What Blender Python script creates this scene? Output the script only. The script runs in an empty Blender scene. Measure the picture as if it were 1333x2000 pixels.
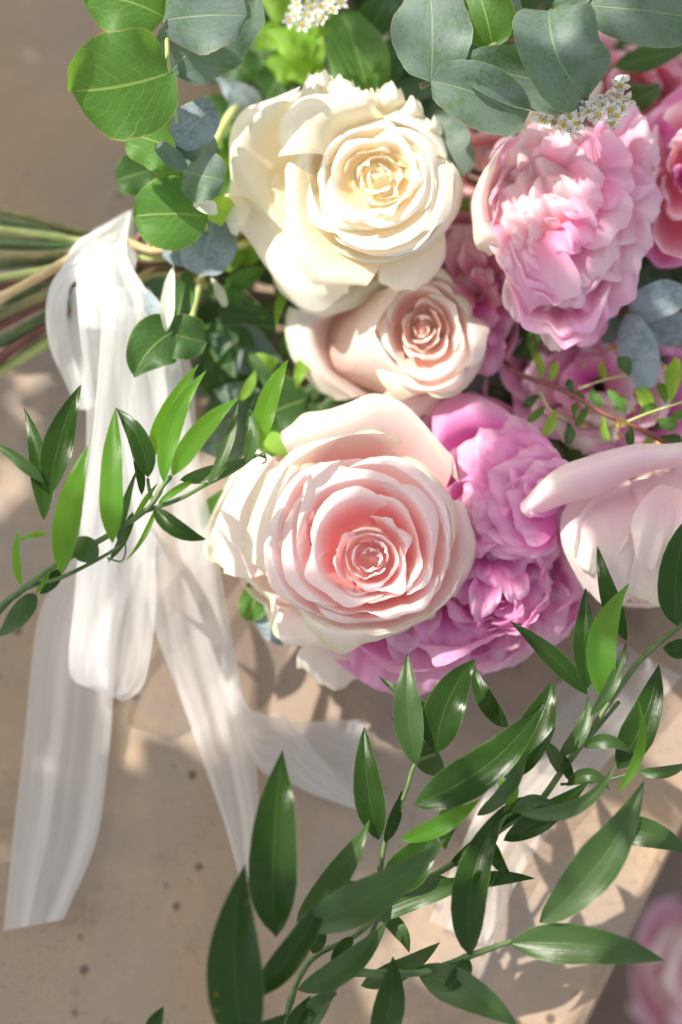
import bpy, math, random
import numpy as np
from mathutils import Vector
S = bpy.context.scene
COL = S.collection
R = math.radians

# ------------------------------------------------------------------ camera, sky, sun, exposure
TILT = 15.0
CAM = np.array([0.0, -0.62*math.sin(R(TILT)), 0.06+0.62*math.cos(R(TILT))])
FWD = np.array([0, math.sin(R(TILT)), -math.cos(R(TILT))])
UPV = np.array([0, math.cos(R(TILT)), math.sin(R(TILT))])
RGT = np.array([1.0, 0, 0])
LENS, SENS = 70.0, 36.0
cd = bpy.data.cameras.new('camera'); cam = bpy.data.objects.new('camera', cd); COL.objects.link(cam)
cam.location = CAM; cam.rotation_euler = (R(TILT), 0, 0)
cd.sensor_fit = 'VERTICAL'; cd.sensor_height = SENS; cd.sensor_width = SENS; cd.lens = LENS
cd.clip_start = 0.01; cd.clip_end = 100
cd.dof.use_dof = True; cd.dof.focus_distance = 0.598; cd.dof.aperture_fstop = 4.2
S.camera = cam

SUN_EL, SUN_AZ = 50.0, -55.0       # azimuth measured from +Y towards +X
w = bpy.data.worlds.new('World'); S.world = w; w.use_nodes = True
nt = w.node_tree; nt.nodes.clear()
sky = nt.nodes.new('ShaderNodeTexSky'); sky.sky_type = 'NISHITA'; sky.sun_disc = False
sky.sun_elevation = R(SUN_EL); sky.sun_rotation = R(SUN_AZ); sky.air_density = 1.0; sky.dust_density = 5.0; sky.ozone_density = 0.3
bg = nt.nodes.new('ShaderNodeBackground'); bg.inputs[1].default_value = 0.15
wo = nt.nodes.new('ShaderNodeOutputWorld')
hs_ = nt.nodes.new('ShaderNodeHueSaturation'); hs_.inputs['Saturation'].default_value = 0.3
nt.links.new(sky.outputs[0], hs_.inputs['Color']); nt.links.new(hs_.outputs[0], bg.inputs[0]); nt.links.new(bg.outputs[0], wo.inputs[0])
sd = bpy.data.lights.new('sun', 'SUN'); sd.energy = 3.3; sd.angle = R(0.5); sd.color = (1.0, 0.93, 0.82)
sun = bpy.data.objects.new('sun', sd); COL.objects.link(sun)
SUNV = np.array([math.cos(R(SUN_EL))*math.sin(R(SUN_AZ)), math.cos(R(SUN_EL))*math.cos(R(SUN_AZ)), math.sin(R(SUN_EL))])
sun.rotation_euler = Vector(SUNV).to_track_quat('Z', 'Y').to_euler()
S.view_settings.view_transform = 'Standard'; S.view_settings.look = 'None'
S.view_settings.exposure = 1.16; S.view_settings.gamma = 1
S.cycles.max_bounces = 10; S.cycles.transmission_bounces = 8; S.cycles.transparent_max_bounces = 12
S.cycles.diffuse_bounces = 8

# ------------------------------------------------------------------ helpers
HOFF = 0.0
def U(px, py, h):
    """photo pixel + height above the slab (cm) -> world point (m)"""
    h = np.asarray(h, float)+HOFF
    px, py, h = np.broadcast_arrays(np.asarray(px, float), np.asarray(py, float), np.asarray(h, float))
    k = SENS/LENS/2000.0
    d = FWD + RGT*((px-666.5)*k)[..., None] + UPV*((1000-py)*k)[..., None]
    t = (CAM[2]-h*0.01)/(-d[..., 2])
    return CAM + d*t[..., None]
PX = 0.62*SENS/LENS/2000.0          # metres per pixel near the focal plane

def smooth(t): t = np.clip(t, 0, 1); return t*t*(3-2*t)
def catmull(P, n):
    """P (k,d) -> n samples through all points"""
    P = np.asarray(P, float); k = len(P)
    if k == 2: return P[0]+(P[1]-P[0])*np.linspace(0, 1, n)[:, None]
    Q = np.vstack([2*P[0]-P[1], P, 2*P[-1]-P[-2]])
    t = np.linspace(0, k-1-1e-9, n); i = t.astype(int); f = (t-i)[:, None]
    a, b, c, d = Q[i], Q[i+1], Q[i+2], Q[i+3]
    return 0.5*((2*b)+(c-a)*f+(2*a-5*b+4*c-d)*f**2+(3*b-a-3*c+d)*f**3)

def empty(name, loc, label, cat, group=None):
    o = bpy.data.objects.new(name, None); COL.objects.link(o); o.location = loc
    o.empty_display_size = 0.01; o['label'] = label; o['category'] = cat
    if group: o['group'] = group
    return o
def world_loc(o):
    l = np.zeros(3)
    while o is not None: l = l+np.array(o.location); o = o.parent
    return l
def mesh_obj(name, V, F, mats, parent=None, uv=None, midx=None, label=None, flat=False):
    V = np.asarray(V, float)
    if parent is not None: V = V-world_loc(parent)
    me = bpy.data.meshes.new(name)
    me.from_pydata(V.tolist(), [], [tuple(int(i) for i in f) for f in F])
    if uv is not None:
        l = me.uv_layers.new(name='uv'); idx = np.zeros(len(me.loops), int); me.loops.foreach_get('vertex_index', idx)
        l.data.foreach_set('uv', np.asarray(uv, float)[idx].ravel())
    for m in (mats if isinstance(mats, (list, tuple)) else [mats]): me.materials.append(m)
    if midx is not None: me.polygons.foreach_set('material_index', np.asarray(midx, dtype=np.int32))
    me.polygons.foreach_set('use_smooth', [not flat]*len(me.polygons)); me.update()
    o = bpy.data.objects.new(name, me); COL.objects.link(o)
    if parent is not None: o.parent = parent
    if label: o['label'] = label
    return o
def grid_faces(nu, nv, off=0):
    i, j = np.meshgrid(np.arange(nu-1), np.arange(nv-1), indexing='ij')
    a = (i*nv+j).ravel()+off
    return np.stack([a, a+nv, a+nv+1, a+1], 1)
def grid_obj(name, P, mat, parent, label=None):
    nu, nv = P.shape[:2]
    uu, vv = np.meshgrid(np.linspace(0, 1, nu), np.linspace(0, 1, nv), indexing='ij')
    return mesh_obj(name, P.reshape(-1, 3), grid_faces(nu, nv), mat, parent, np.stack([uu.ravel(), vv.ravel()], 1), label=label)
def tube_geo(C, rad, n=8):
    C = np.asarray(C, float); m = len(C); rad = np.broadcast_to(rad, (m,))
    T = np.gradient(C, axis=0); T /= np.linalg.norm(T, axis=1)[:, None]+1e-12
    A = np.cross(T, np.array([0.13, 0.21, 0.97])); A /= np.linalg.norm(A, axis=1)[:, None]+1e-12
    B = np.cross(T, A); a = np.linspace(0, 2*math.pi, n, endpoint=False)
    V = C[:, None]+rad[:, None, None]*(A[:, None]*np.cos(a)[None, :, None]+B[:, None]*np.sin(a)[None, :, None])
    F = []
    for i in range(m-1):
        for j in range(n): F.append((i*n+j, i*n+(j+1) % n, (i+1)*n+(j+1) % n, (i+1)*n+j))
    uv = np.stack([np.tile(np.arange(n)/n, m), np.repeat(np.linspace(0, 1, m), n)], 1)
    V = V.reshape(-1, 3); F.append(tuple(range(n))[::-1]); F.append(tuple(range((m-1)*n, m*n)))
    return V, F, uv
def tube(name, pts, r0, r1, mat, parent, n=8, seg=None, label=None):
    """pts: (px,py,h) list; radii in px"""
    P = np.asarray(pts, float); q = catmull(P, seg or max(6, 5*len(P)))
    C = U(q[:, 0], q[:, 1], q[:, 2])
    rad = np.linspace(r0, r1, len(C))
    if r0 > 5.5: rad = rad*(1+0.07*np.sin(np.arange(len(C))*1.1+pts[0][1])+0.22*(np.arange(len(C))%9 == int(pts[0][1])%9))
    V, F, uv = tube_geo(C, rad*PX, n)
    return mesh_obj(name, V, F, mat, parent, uv, label=label)

# ------------------------------------------------------------------ materials
def new_mat(name):
    m = bpy.data.materials.new(name); m.use_nodes = True; m.node_tree.nodes.clear(); return m, m.node_tree
class N:
    def __init__(s, nt): s.nt = nt
    def n(s, t, **k):
        x = s.nt.nodes.new(t)
        for a, b in k.items(): setattr(x, a, b)
        return x
    def set(s, sock, v):
        if hasattr(v, 'is_output'): s.nt.links.new(v, sock)
        else:
            if isinstance(v, tuple) and len(v) == 3 and sock.type == 'RGBA': v = v+(1,)
            sock.default_value = v
    def math(s, op, a, b=0.5, c=None, clamp=False):
        x = s.n('ShaderNodeMath', operation=op, use_clamp=clamp); s.set(x.inputs[0], a); s.set(x.inputs[1], b)
        if c is not None: s.set(x.inputs[2], c)
        return x.outputs[0]
    def mix(s, f, a, b, mode='MIX'):
        x = s.n('ShaderNodeMix', data_type='RGBA', blend_type=mode); s.set(x.inputs[0], f); s.set(x.inputs[6], a); s.set(x.inputs[7], b); return x.outputs[2]
    def ramp(s, f, lo, hi):
        x = s.n('ShaderNodeMapRange', interpolation_type='SMOOTHSTEP'); s.set(x.inputs[0], f); s.set(x.inputs[1], lo); s.set(x.inputs[2], hi); return x.outputs[0]
    def noise(s, scale, detail=3, vec=None, rough=0.55, dist=0.0):
        x = s.n('ShaderNodeTexNoise'); x.inputs['Scale'].default_value = scale; x.inputs['Detail'].default_value = detail
        x.inputs['Roughness'].default_value = rough; x.inputs['Distortion'].default_value = dist
        if vec is not None: s.nt.links.new(vec, x.inputs['Vector'])
        return x.outputs[0]
    def pos(s): return s.n('ShaderNodeNewGeometry').outputs['Position']
    def uv(s):
        x = s.n('ShaderNodeUVMap'); x.uv_map = 'uv'; y = s.n('ShaderNodeSeparateXYZ'); s.nt.links.new(x.outputs[0], y.inputs[0])
        return x.outputs[0], y.outputs[0], y.outputs[1]
    def map(s, vec, sc):
        x = s.n('ShaderNodeMapping'); s.nt.links.new(vec, x.inputs[0]); x.inputs['Scale'].default_value = sc; return x.outputs[0]
    def rnd(s): return s.n('ShaderNodeObjectInfo').outputs['Random']
    def bump(s, h, strength, dist):
        x = s.n('ShaderNodeBump'); x.inputs['Strength'].default_value = strength; x.inputs['Distance'].default_value = dist; s.nt.links.new(h, x.inputs['Height']); return x.outputs[0]

def petal_mat(name, base, mid, rim, blot=None, blotf=0.0, trans=0.38, rimlo=0.86, green=0.0, t_gain=1.0):
    m, nt = new_mat(name); g = N(nt)
    vec, u, v = g.uv()
    c = g.mix(g.ramp(v, 0.15, 0.6), base, mid)
    n1 = g.noise(160, 3, g.pos())
    vv = g.math('ADD', v, g.math('MULTIPLY', g.math('SUBTRACT', n1, 0.5), 0.22))
    c = g.mix(g.ramp(vv, 0.42, rimlo+0.08), c, rim)
    if blot is not None:
        c = g.mix(g.math('MULTIPLY', g.ramp(g.noise(42, 4, g.pos(), 0.6, 0.6), 0.42, 0.66), blotf), c, blot)
    if green > 0:
        c = g.mix(g.math('MULTIPLY', g.ramp(vv, 0.88, 1.02), green), c, (0.66, 0.70, 0.34))
    st = g.noise(1.0, 3, g.map(vec, (46, 3.0, 1)), 0.6)
    vn = g.math('SUBTRACT', 1.0, g.ramp(g.math('ABSOLUTE', g.math('SUBTRACT', g.noise(1.0, 2, g.map(vec, (30, 2.2, 1)), 0.5, 0.3), 0.5)), 0.0, 0.035))
    c = g.mix(g.math('MULTIPLY', vn, 0.16), c, g.mix(0.7, base, mid))
    bz = g.math('MULTIPLY', g.ramp(g.noise(210, 3, g.pos(), 0.6), 0.60, 0.72), g.ramp(v, 0.90, 1.0))
    c = g.mix(g.math('MULTIPLY', bz, 0.45), c, (0.62, 0.46, 0.24))
    c = g.mix(0.07, c, g.mix(st, (0.55, 0.50, 0.50), (1, 1, 1)), 'MULTIPLY')
    r = g.math('MULTIPLY', g.math('SUBTRACT', g.rnd(), 0.5), 0.10)
    hs = g.n('ShaderNodeHueSaturation'); g.set(hs.inputs['Value'], g.math('ADD', 0.98, r)); g.set(hs.inputs['Saturation'], g.math('ADD', 1.0, g.math('MULTIPLY', r, 2.0))); nt.links.new(c, hs.inputs['Color']); c = hs.outputs[0]
    bn = g.noise(1.0, 2, g.map(vec, (34, 4.5, 1)), 0.5)
    bh = g.math('ADD', g.math('MULTIPLY', bn, 0.6), g.math('ADD', g.math('MULTIPLY', g.noise(170, 3, g.pos(), 0.6), 1.3), g.math('MULTIPLY', g.noise(900, 2, g.pos()), 0.12)))
    nrm = g.bump(bh, 0.38, 0.0006)
    p = g.n('ShaderNodeBsdfPrincipled'); nt.links.new(c, p.inputs['Base Color']); p.inputs['Roughness'].default_value = 0.62
    p.inputs['Specular IOR Level'].default_value = 0.25; p.inputs['Sheen Weight'].default_value = 0.25; p.inputs['Sheen Roughness'].default_value = 0.5
    nt.links.new(nrm, p.inputs['Normal'])
    t = g.n('ShaderNodeBsdfTranslucent'); nt.links.new(c, t.inputs[0]); nt.links.new(nrm, t.inputs['Normal'])
    x = g.n('ShaderNodeMixShader'); x.inputs[0].default_value = trans; nt.links.new(p.outputs[0], x.inputs[1]); nt.links.new(t.outputs[0], x.inputs[2])
    o = g.n('ShaderNodeOutputMaterial'); nt.links.new(x.outputs[0], o.inputs[0]); return m

def leaf_mat(name, top, back, tcol, rough=0.34, trans=0.32, kind='ruscus', spots=None, vein=(0.25, 0.36, 0.10), bloom=None, spec=0.4):
    m, nt = new_mat(name); g = N(nt); vec, u, v = g.uv()
    au = g.math('ABSOLUTE', g.math('SUBTRACT', u, 0.5))          # 0 midrib .. .5 edge
    geo = g.n('ShaderNodeNewGeometry')
    var = g.noise(90, 4, geo.outputs['Position'], 0.6)
    c = g.mix(g.math('MULTIPLY', g.ramp(var, 0.35, 0.7), 0.45), top, tuple(min(1, q*1.7) for q in top))
    c = g.mix(g.math('MULTIPLY', g.rnd(), 0.35), c, tuple(q*0.6 for q in top))
    if bloom is not None:
        b = g.noise(55, 5, geo.outputs['Position'], 0.65, 1.2)
        b2 = g.noise(330, 4, geo.outputs['Position'], 0.7, 1.6)
        c = g.mix(g.ramp(g.math('ADD', g.math('MULTIPLY', b, 0.6), g.math('MULTIPLY', b2, 0.4)), 0.36, 0.56), c, bloom)
    mid = g.math('SUBTRACT', 1.0, g.ramp(au, 0.006, 0.022))
    if kind == 'round':
        # side veins arching from the midrib
        ww = g.math('ADD', g.math('MULTIPLY', v, 7.5), g.math('MULTIPLY', au, -7.0))
        ww = g.math('ADD', ww, g.math('MULTIPLY', g.noise(3.0, 2, vec), 1.5))
        fr = g.math('ABSOLUTE', g.math('SUBTRACT', g.math('FRACT', ww), 0.5))
        side = g.math('SUBTRACT', 1.0, g.ramp(fr, 0.006, 0.035))
        fine = g.n('ShaderNodeTexVoronoi', feature='DISTANCE_TO_EDGE'); fine.inputs['Scale'].default_value = 13; nt.links.new(vec, fine.inputs['Vector'])
        fv = g.math('SUBTRACT', 1.0, g.ramp(fine.outputs['Distance'], 0.0, 0.045))
        veins = g.math('MAXIMUM', mid, g.math('MAXIMUM', g.math('MULTIPLY', side, 0.55), g.math('MULTIPLY', fv, 0.22)))
        edge = g.ramp(au, 0.482, 0.497)
    else:
        fr = g.math('ABSOLUTE', g.math('SUBTRACT', g.math('FRACT', g.math('MULTIPLY', u, 13.0)), 0.5))
        veins = g.math('MAXIMUM', g.math('MULTIPLY', mid, 0.22), g.math('MULTIPLY', g.math('SUBTRACT', 1.0, g.ramp(fr, 0.0, 0.4)), 0.05))
        edge = g.math('MULTIPLY', g.ramp(au, 0.472, 0.495), 0.35)
    c = g.mix(g.math('MAXIMUM', g.math('MULTIPLY', veins, 0.7), g.math('MULTIPLY', edge, 0.8)), c, vein)
    if spots is not None:
        sp = g.n('ShaderNodeTexVoronoi'); sp.inputs['Scale'].default_value = 260; nt.links.new(geo.outputs['Position'], sp.inputs['Vector'])
        k = g.math('MULTIPLY', g.math('SUBTRACT', 1.0, g.ramp(sp.outputs['Distance'], 0.04, 0.16)), g.math('MULTIPLY', g.ramp(g.noise(70, 2, geo.outputs['Position']), 0.58, 0.64), g.ramp(g.rnd(), 0.6, 0.75)))
        c = g.mix(k, c, spots)
    if kind == 'round':
        c = g.mix(g.math('MULTIPLY', g.math('MULTIPLY', edge, g.ramp(g.noise(60, 2, geo.outputs['Position']), 0.45, 0.6)), 0.7), c, (0.36, 0.13, 0.08))
        bl = g.math('MULTIPLY', g.ramp(g.noise(500, 2, geo.outputs['Position']), 0.70, 0.74), g.ramp(g.noise(50, 2, geo.outputs['Position']), 0.5, 0.6))
        c = g.mix(g.math('MULTIPLY', bl, 0.7), c, (0.10, 0.06, 0.03))
    cb = g.mix(0.75, c, back)
    cc = g.mix(geo.outputs['Backfacing'], c, cb)
    bn = g.math('ADD', g.math('MULTIPLY', veins, -0.6), g.math('MULTIPLY', g.noise(420, 3, geo.outputs['Position']), 0.35))
    bn = g.math('ADD', bn, g.math('MULTIPLY', g.noise(1.0, 2, g.map(vec, (9, 1.8, 1))), 0.5 if kind != 'round' else 1.2))
    nrm = g.bump(bn, 0.4, 0.0005)
    p = g.n('ShaderNodeBsdfPrincipled'); nt.links.new(cc, p.inputs['Base Color']); p.inputs['Roughness'].default_value = rough
    g.set(p.inputs['Roughness'], g.math('ADD', rough, g.math('MULTIPLY', g.noise(200, 2, geo.outputs['Position']), 0.15)))
    p.inputs['Specular IOR Level'].default_value = spec; nt.links.new(nrm, p.inputs['Normal'])
    t = g.n('ShaderNodeBsdfTranslucent'); nt.links.new(g.mix(g.math('MULTIPLY', veins, 0.4), tcol, vein), t.inputs[0]); nt.links.new(nrm, t.inputs['Normal'])
    x = g.n('ShaderNodeMixShader'); x.inputs[0].default_value = trans; nt.links.new(p.outputs[0], x.inputs[1]); nt.links.new(t.outputs[0], x.inputs[2])
    o = g.n('ShaderNodeOutputMaterial'); nt.links.new(x.outputs[0], o.inputs[0]); return m

def plain_mat(name, a, b, rough=0.6, scale=150, trans=0.0, bump=0.3):
    m, nt = new_mat(name); g = N(nt); vec, u, v = g.uv()
    n1 = g.noise(scale, 4, g.pos(), 0.6)
    st = g.noise(1.0, 3, g.map(vec, (9, 14, 1)), 0.6)
    c = g.mix(g.ramp(g.math('ADD', g.math('MULTIPLY', n1, 0.5), g.math('MULTIPLY', st, 0.5)), 0.35, 0.65), a, b)
    p = g.n('ShaderNodeBsdfPrincipled'); nt.links.new(c, p.inputs['Base Color']); p.inputs['Roughness'].default_value = rough
    nt.links.new(g.bump(n1, bump, 0.0006), p.inputs['Normal'])
    o = g.n('ShaderNodeOutputMaterial')
    if trans > 0:
        t = g.n('ShaderNodeBsdfTranslucent'); nt.links.new(c, t.inputs[0])
        x = g.n('ShaderNodeMixShader'); x.inputs[0].default_value = trans; nt.links.new(p.outputs[0], x.inputs[1]); nt.links.new(t.outputs[0], x.inputs[2]); nt.links.new(x.outputs[0], o.inputs[0])
    else: nt.links.new(p.outputs[0], o.inputs[0])
    return m

def ribbon_mat(name, dens=0.72):
    m, nt = new_mat(name); g = N(nt); vec, u, v = g.uv()
    th = g.noise(1.0, 4, g.map(vec, (110, 2.0, 1)), 0.75)
    th2 = g.noise(1.0, 3, g.map(vec, (22, 0.8, 1)), 0.6)
    f = g.math('ADD', g.math('MULTIPLY', g.ramp(th, 0.3, 0.7), 0.16), g.math('MULTIPLY', g.ramp(th2, 0.3, 0.7), 0.07))
    alpha = g.math('ADD', dens-0.14, f, clamp=True)
    hem = g.ramp(g.math('ABSOLUTE', g.math('SUBTRACT', u, 0.5)), 0.488, 0.496)
    alpha = g.math('MAXIMUM', alpha, g.math('MULTIPLY', hem, 0.88))
    nrm = g.bump(g.math('ADD', g.noise(95, 3, g.map(g.pos(), (1.0, 0.45, 0.7)), 0.6), g.math('MULTIPLY', th, 0.08)), 0.55, 0.0022)
    p = g.n('ShaderNodeBsdfDiffuse'); p.inputs[0].default_value = (0.86, 0.86, 0.87, 1); nt.links.new(nrm, p.inputs['Normal'])
    t = g.n('ShaderNodeBsdfTranslucent'); t.inputs[0].default_value = (0.86, 0.86, 0.86, 1)
    x = g.n('ShaderNodeMixShader'); x.inputs[0].default_value = 0.45; nt.links.new(p.outputs[0], x.inputs[1]); nt.links.new(t.outputs[0], x.inputs[2])
    sh = g.n('ShaderNodeBsdfGlossy'); sh.inputs['Roughness'].default_value = 0.45; sh.inputs[0].default_value = (0.9, 0.9, 0.9, 1)
    x1 = g.n('ShaderNodeMixShader'); x1.inputs[0].default_value = 0.05; nt.links.new(x.outputs[0], x1.inputs[1]); nt.links.new(sh.outputs[0], x1.inputs[2])
    tr = g.n('ShaderNodeBsdfTransparent'); y = g.n('ShaderNodeMixShader'); nt.links.new(alpha, y.inputs[0]); nt.links.new(tr.outputs[0], y.inputs[1]); nt.links.new(x1.outputs[0], y.inputs[2])
    o = g.n('ShaderNodeOutputMaterial'); nt.links.new(y.outputs[0], o.inputs[0]); return m

def stone_mat(name, tan, grey, dark):
    m, nt = new_mat(name); g = N(nt); p0 = g.pos()
    c = g.mix(g.ramp(g.noise(9, 4, p0, 0.6, 0.4), 0.38, 0.62), tan, grey)
    c = g.mix(g.math('MULTIPLY', g.ramp(g.noise(38, 6, p0, 0.7, 0.5), 0.45, 0.75), 0.55), c, tuple(q*1.35 for q in tan))
    c = g.mix(g.math('MULTIPLY', g.ramp(g.noise(28, 6, p0, 0.75), 0.52, 0.72), 0.50), c, dark)
    c = g.mix(g.math('MULTIPLY', g.math('MULTIPLY', g.ramp(g.noise(420, 3, p0, 0.7), 0.54, 0.70), g.ramp(g.noise(24, 3, p0), 0.42, 0.62)), 0.45), c, dark)
    vo = g.n('ShaderNodeTexVoronoi'); vo.inputs['Scale'].default_value = 95; vo.inputs['Randomness'].default_value = 1; nt.links.new(p0, vo.inputs['Vector'])
    pit = g.math('MULTIPLY', g.math('SUBTRACT', 1.0, g.ramp(vo.outputs['Distance'], 0.05, 0.22)), g.ramp(g.noise(42, 3, p0), 0.50, 0.56))
    c = g.mix(g.math('MULTIPLY', pit, 0.75), c, tuple(q*0.45 for q in dark))
    hgt = g.math('SUBTRACT', g.math('ADD', g.math('MULTIPLY', g.noise(60, 6, p0, 0.7), 0.8), g.math('MULTIPLY', g.noise(500, 3, p0), 0.25)), pit)
    p = g.n('ShaderNodeBsdfPrincipled'); nt.links.new(c, p.inputs['Base Color']); p.inputs['Roughness'].default_value = 0.85; p.inputs['Specular IOR Level'].default_value = 0.25
    nt.links.new(g.bump(hgt, 0.5, 0.0015), p.inputs['Normal'])
    o = g.n('ShaderNodeOutputMaterial'); nt.links.new(p.outputs[0], o.inputs[0]); return m

M = {}
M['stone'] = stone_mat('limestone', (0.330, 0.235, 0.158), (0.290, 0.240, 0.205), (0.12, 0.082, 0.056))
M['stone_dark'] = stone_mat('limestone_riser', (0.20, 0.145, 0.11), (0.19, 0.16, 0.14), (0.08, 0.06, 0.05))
M['blush_in'] = petal_mat('blush_heart_petal', (0.97, 0.55, 0.53), (0.96, 0.76, 0.74), (0.95, 0.87, 0.87), trans=0.45)
M['cream'] = petal_mat('cream_petal', (0.96, 0.82, 0.56), (0.95, 0.88, 0.73), (0.94, 0.91, 0.84), green=0.06)
M['cream_out'] = petal_mat('cream_outer_petal', (0.96, 0.85, 0.60), (0.95, 0.90, 0.75), (0.95, 0.93, 0.84), green=0.25, rimlo=0.95)
M['blush'] = petal_mat('blush_petal', (0.97, 0.42, 0.41), (0.96, 0.68, 0.67), (0.95, 0.87, 0.86), green=0.06, trans=0.45)
M['blush_out'] = petal_mat('blush_outer_petal', (0.96, 0.68, 0.64), (0.96, 0.84, 0.79), (0.95, 0.92, 0.82), green=0.55, rimlo=0.90, trans=0.42)
M['peach'] = petal_mat('peach_petal', (0.96, 0.64, 0.56), (0.96, 0.79, 0.72), (0.96, 0.88, 0.81), green=0.12)
M['magenta'] = petal_mat('magenta_petal', (0.80, 0.13, 0.50), (0.88, 0.28, 0.66), (0.93, 0.56, 0.80), blot=(0.86, 0.26, 0.64), blotf=0.4, trans=0.52)
M['mag_out'] = petal_mat('magenta_outer_petal', (0.88, 0.20, 0.60), (0.92, 0.36, 0.70), (0.94, 0.64, 0.82), blot=(0.90, 0.34, 0.70), blotf=0.5, trans=0.52)
M['pink'] = petal_mat('pink_petal', (0.95, 0.38, 0.44), (0.95, 0.58, 0.63), (0.96, 0.78, 0.81), blot=(0.94, 0.48, 0.66), blotf=0.35, trans=0.48)
M['pink_out'] = petal_mat('pink_outer_petal', (0.95, 0.42, 0.55), (0.95, 0.56, 0.71), (0.96, 0.76, 0.85), blot=(0.95, 0.44, 0.76), blotf=0.6, trans=0.48)
M['dusk'] = petal_mat('dusky_pink_petal', (0.92, 0.36, 0.48), (0.94, 0.54, 0.64), (0.95, 0.72, 0.78), blot=(0.90, 0.44, 0.66), blotf=0.4, trans=0.48)
M['pale'] = petal_mat('pale_pink_petal', (0.93, 0.68, 0.67), (0.94, 0.80, 0.77), (0.94, 0.88, 0.82), blot=(0.92, 0.58, 0.78), blotf=0.4, green=0.15)
M['ruscus'] = leaf_mat('ruscus_leaf', (0.011, 0.036, 0.003), (0.07, 0.12, 0.04), (0.09, 0.26, 0.006), spots=(0.45, 0.16, 0.03), trans=0.18, rough=0.22, spec=0.26)
M['ruscus_l'] = leaf_mat('backlit_ruscus_leaf', (0.05, 0.17, 0.015), (0.20, 0.34, 0.14), (0.34, 0.70, 0.03), trans=0.48, spots=(0.5, 0.2, 0.03))  # brighter copy of the ruscus leaf, backlight put into its colour
M['ruscus_g'] = leaf_mat('pale_ruscus_leaf', (0.028, 0.066, 0.012), (0.12, 0.18, 0.09), (0.14, 0.32, 0.03), trans=0.22, rough=0.32, spec=0.5)
M['euc'] = leaf_mat('glaucous_eucalyptus_leaf', (0.05, 0.12, 0.05), (0.30, 0.36, 0.34), (0.22, 0.42, 0.06), kind='round', rough=0.45, trans=0.22, bloom=(0.135, 0.18, 0.17), vein=(0.24, 0.32, 0.18))
M['euc_g'] = leaf_mat('green_eucalyptus_leaf', (0.06, 0.17, 0.03), (0.20, 0.30, 0.16), (0.24, 0.50, 0.04), kind='round', rough=0.42, trans=0.42, vein=(0.36, 0.50, 0.14))
M['euc_b'] = leaf_mat('blue_eucalyptus_leaf', (0.13, 0.17, 0.17), (0.3, 0.36, 0.36), (0.2, 0.3, 0.15), kind='round', rough=0.55, trans=0.15, bloom=(0.28, 0.34, 0.38), vein=(0.33, 0.38, 0.40))
M['lime'] = leaf_mat('lime_spirea_leaf', (0.22, 0.42, 0.05), (0.3, 0.5, 0.1), (0.50, 0.80, 0.06), trans=0.5, kind='round', rough=0.5)
M['deep'] = leaf_mat('deep_green_leaf', (0.03, 0.085, 0.02), (0.10, 0.17, 0.09), (0.14, 0.34, 0.03), kind='round', rough=0.42, trans=0.25)
M['white_leaf'] = plain_mat('pale_leaf_underside', (0.70, 0.72, 0.55), (0.80, 0.80, 0.68), trans=0.3)
M['stem_g'] = plain_mat('green_stem', (0.05, 0.11, 0.03), (0.13, 0.20, 0.06), 0.5)
M['stem_l'] = plain_mat('yellow_green_stem', (0.34, 0.42, 0.12), (0.50, 0.52, 0.22), 0.5)
M['stem_t'] = plain_mat('tan_stem', (0.50, 0.34, 0.16), (0.62, 0.48, 0.26), 0.6)
M['stem_r'] = plain_mat('red_stem', (0.10, 0.03, 0.025), (0.22, 0.075, 0.05), 0.5)
M['stem_m'] = plain_mat('moss_stem', (0.13, 0.12, 0.05), (0.26, 0.24, 0.10), 0.6)
M['ribbon'] = ribbon_mat('sheer_white_ribbon', 0.58)
M['strip_s'] = ribbon_mat('very_sheer_strip', 0.34)
M['ribbon_d'] = ribbon_mat('dense_white_ribbon', 0.97)
M['spw'] = plain_mat('white_floret_petal', (0.80, 0.80, 0.76), (0.86, 0.86, 0.84), trans=0.3)
M['spy'] = plain_mat('yellow_floret_centre', (0.55, 0.42, 0.05), (0.70, 0.60, 0.14))
M['spd'] = plain_mat('brown_anther', (0.06, 0.03, 0.02), (0.10, 0.06, 0.03))
M['bud'] = plain_mat('orange_bud', (0.60, 0.36, 0.10), (0.60, 0.48, 0.18), trans=0.2)
M['bark'] = plain_mat('bark', (0.10, 0.075, 0.05), (0.17, 0.13, 0.09), 0.9)

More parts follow.
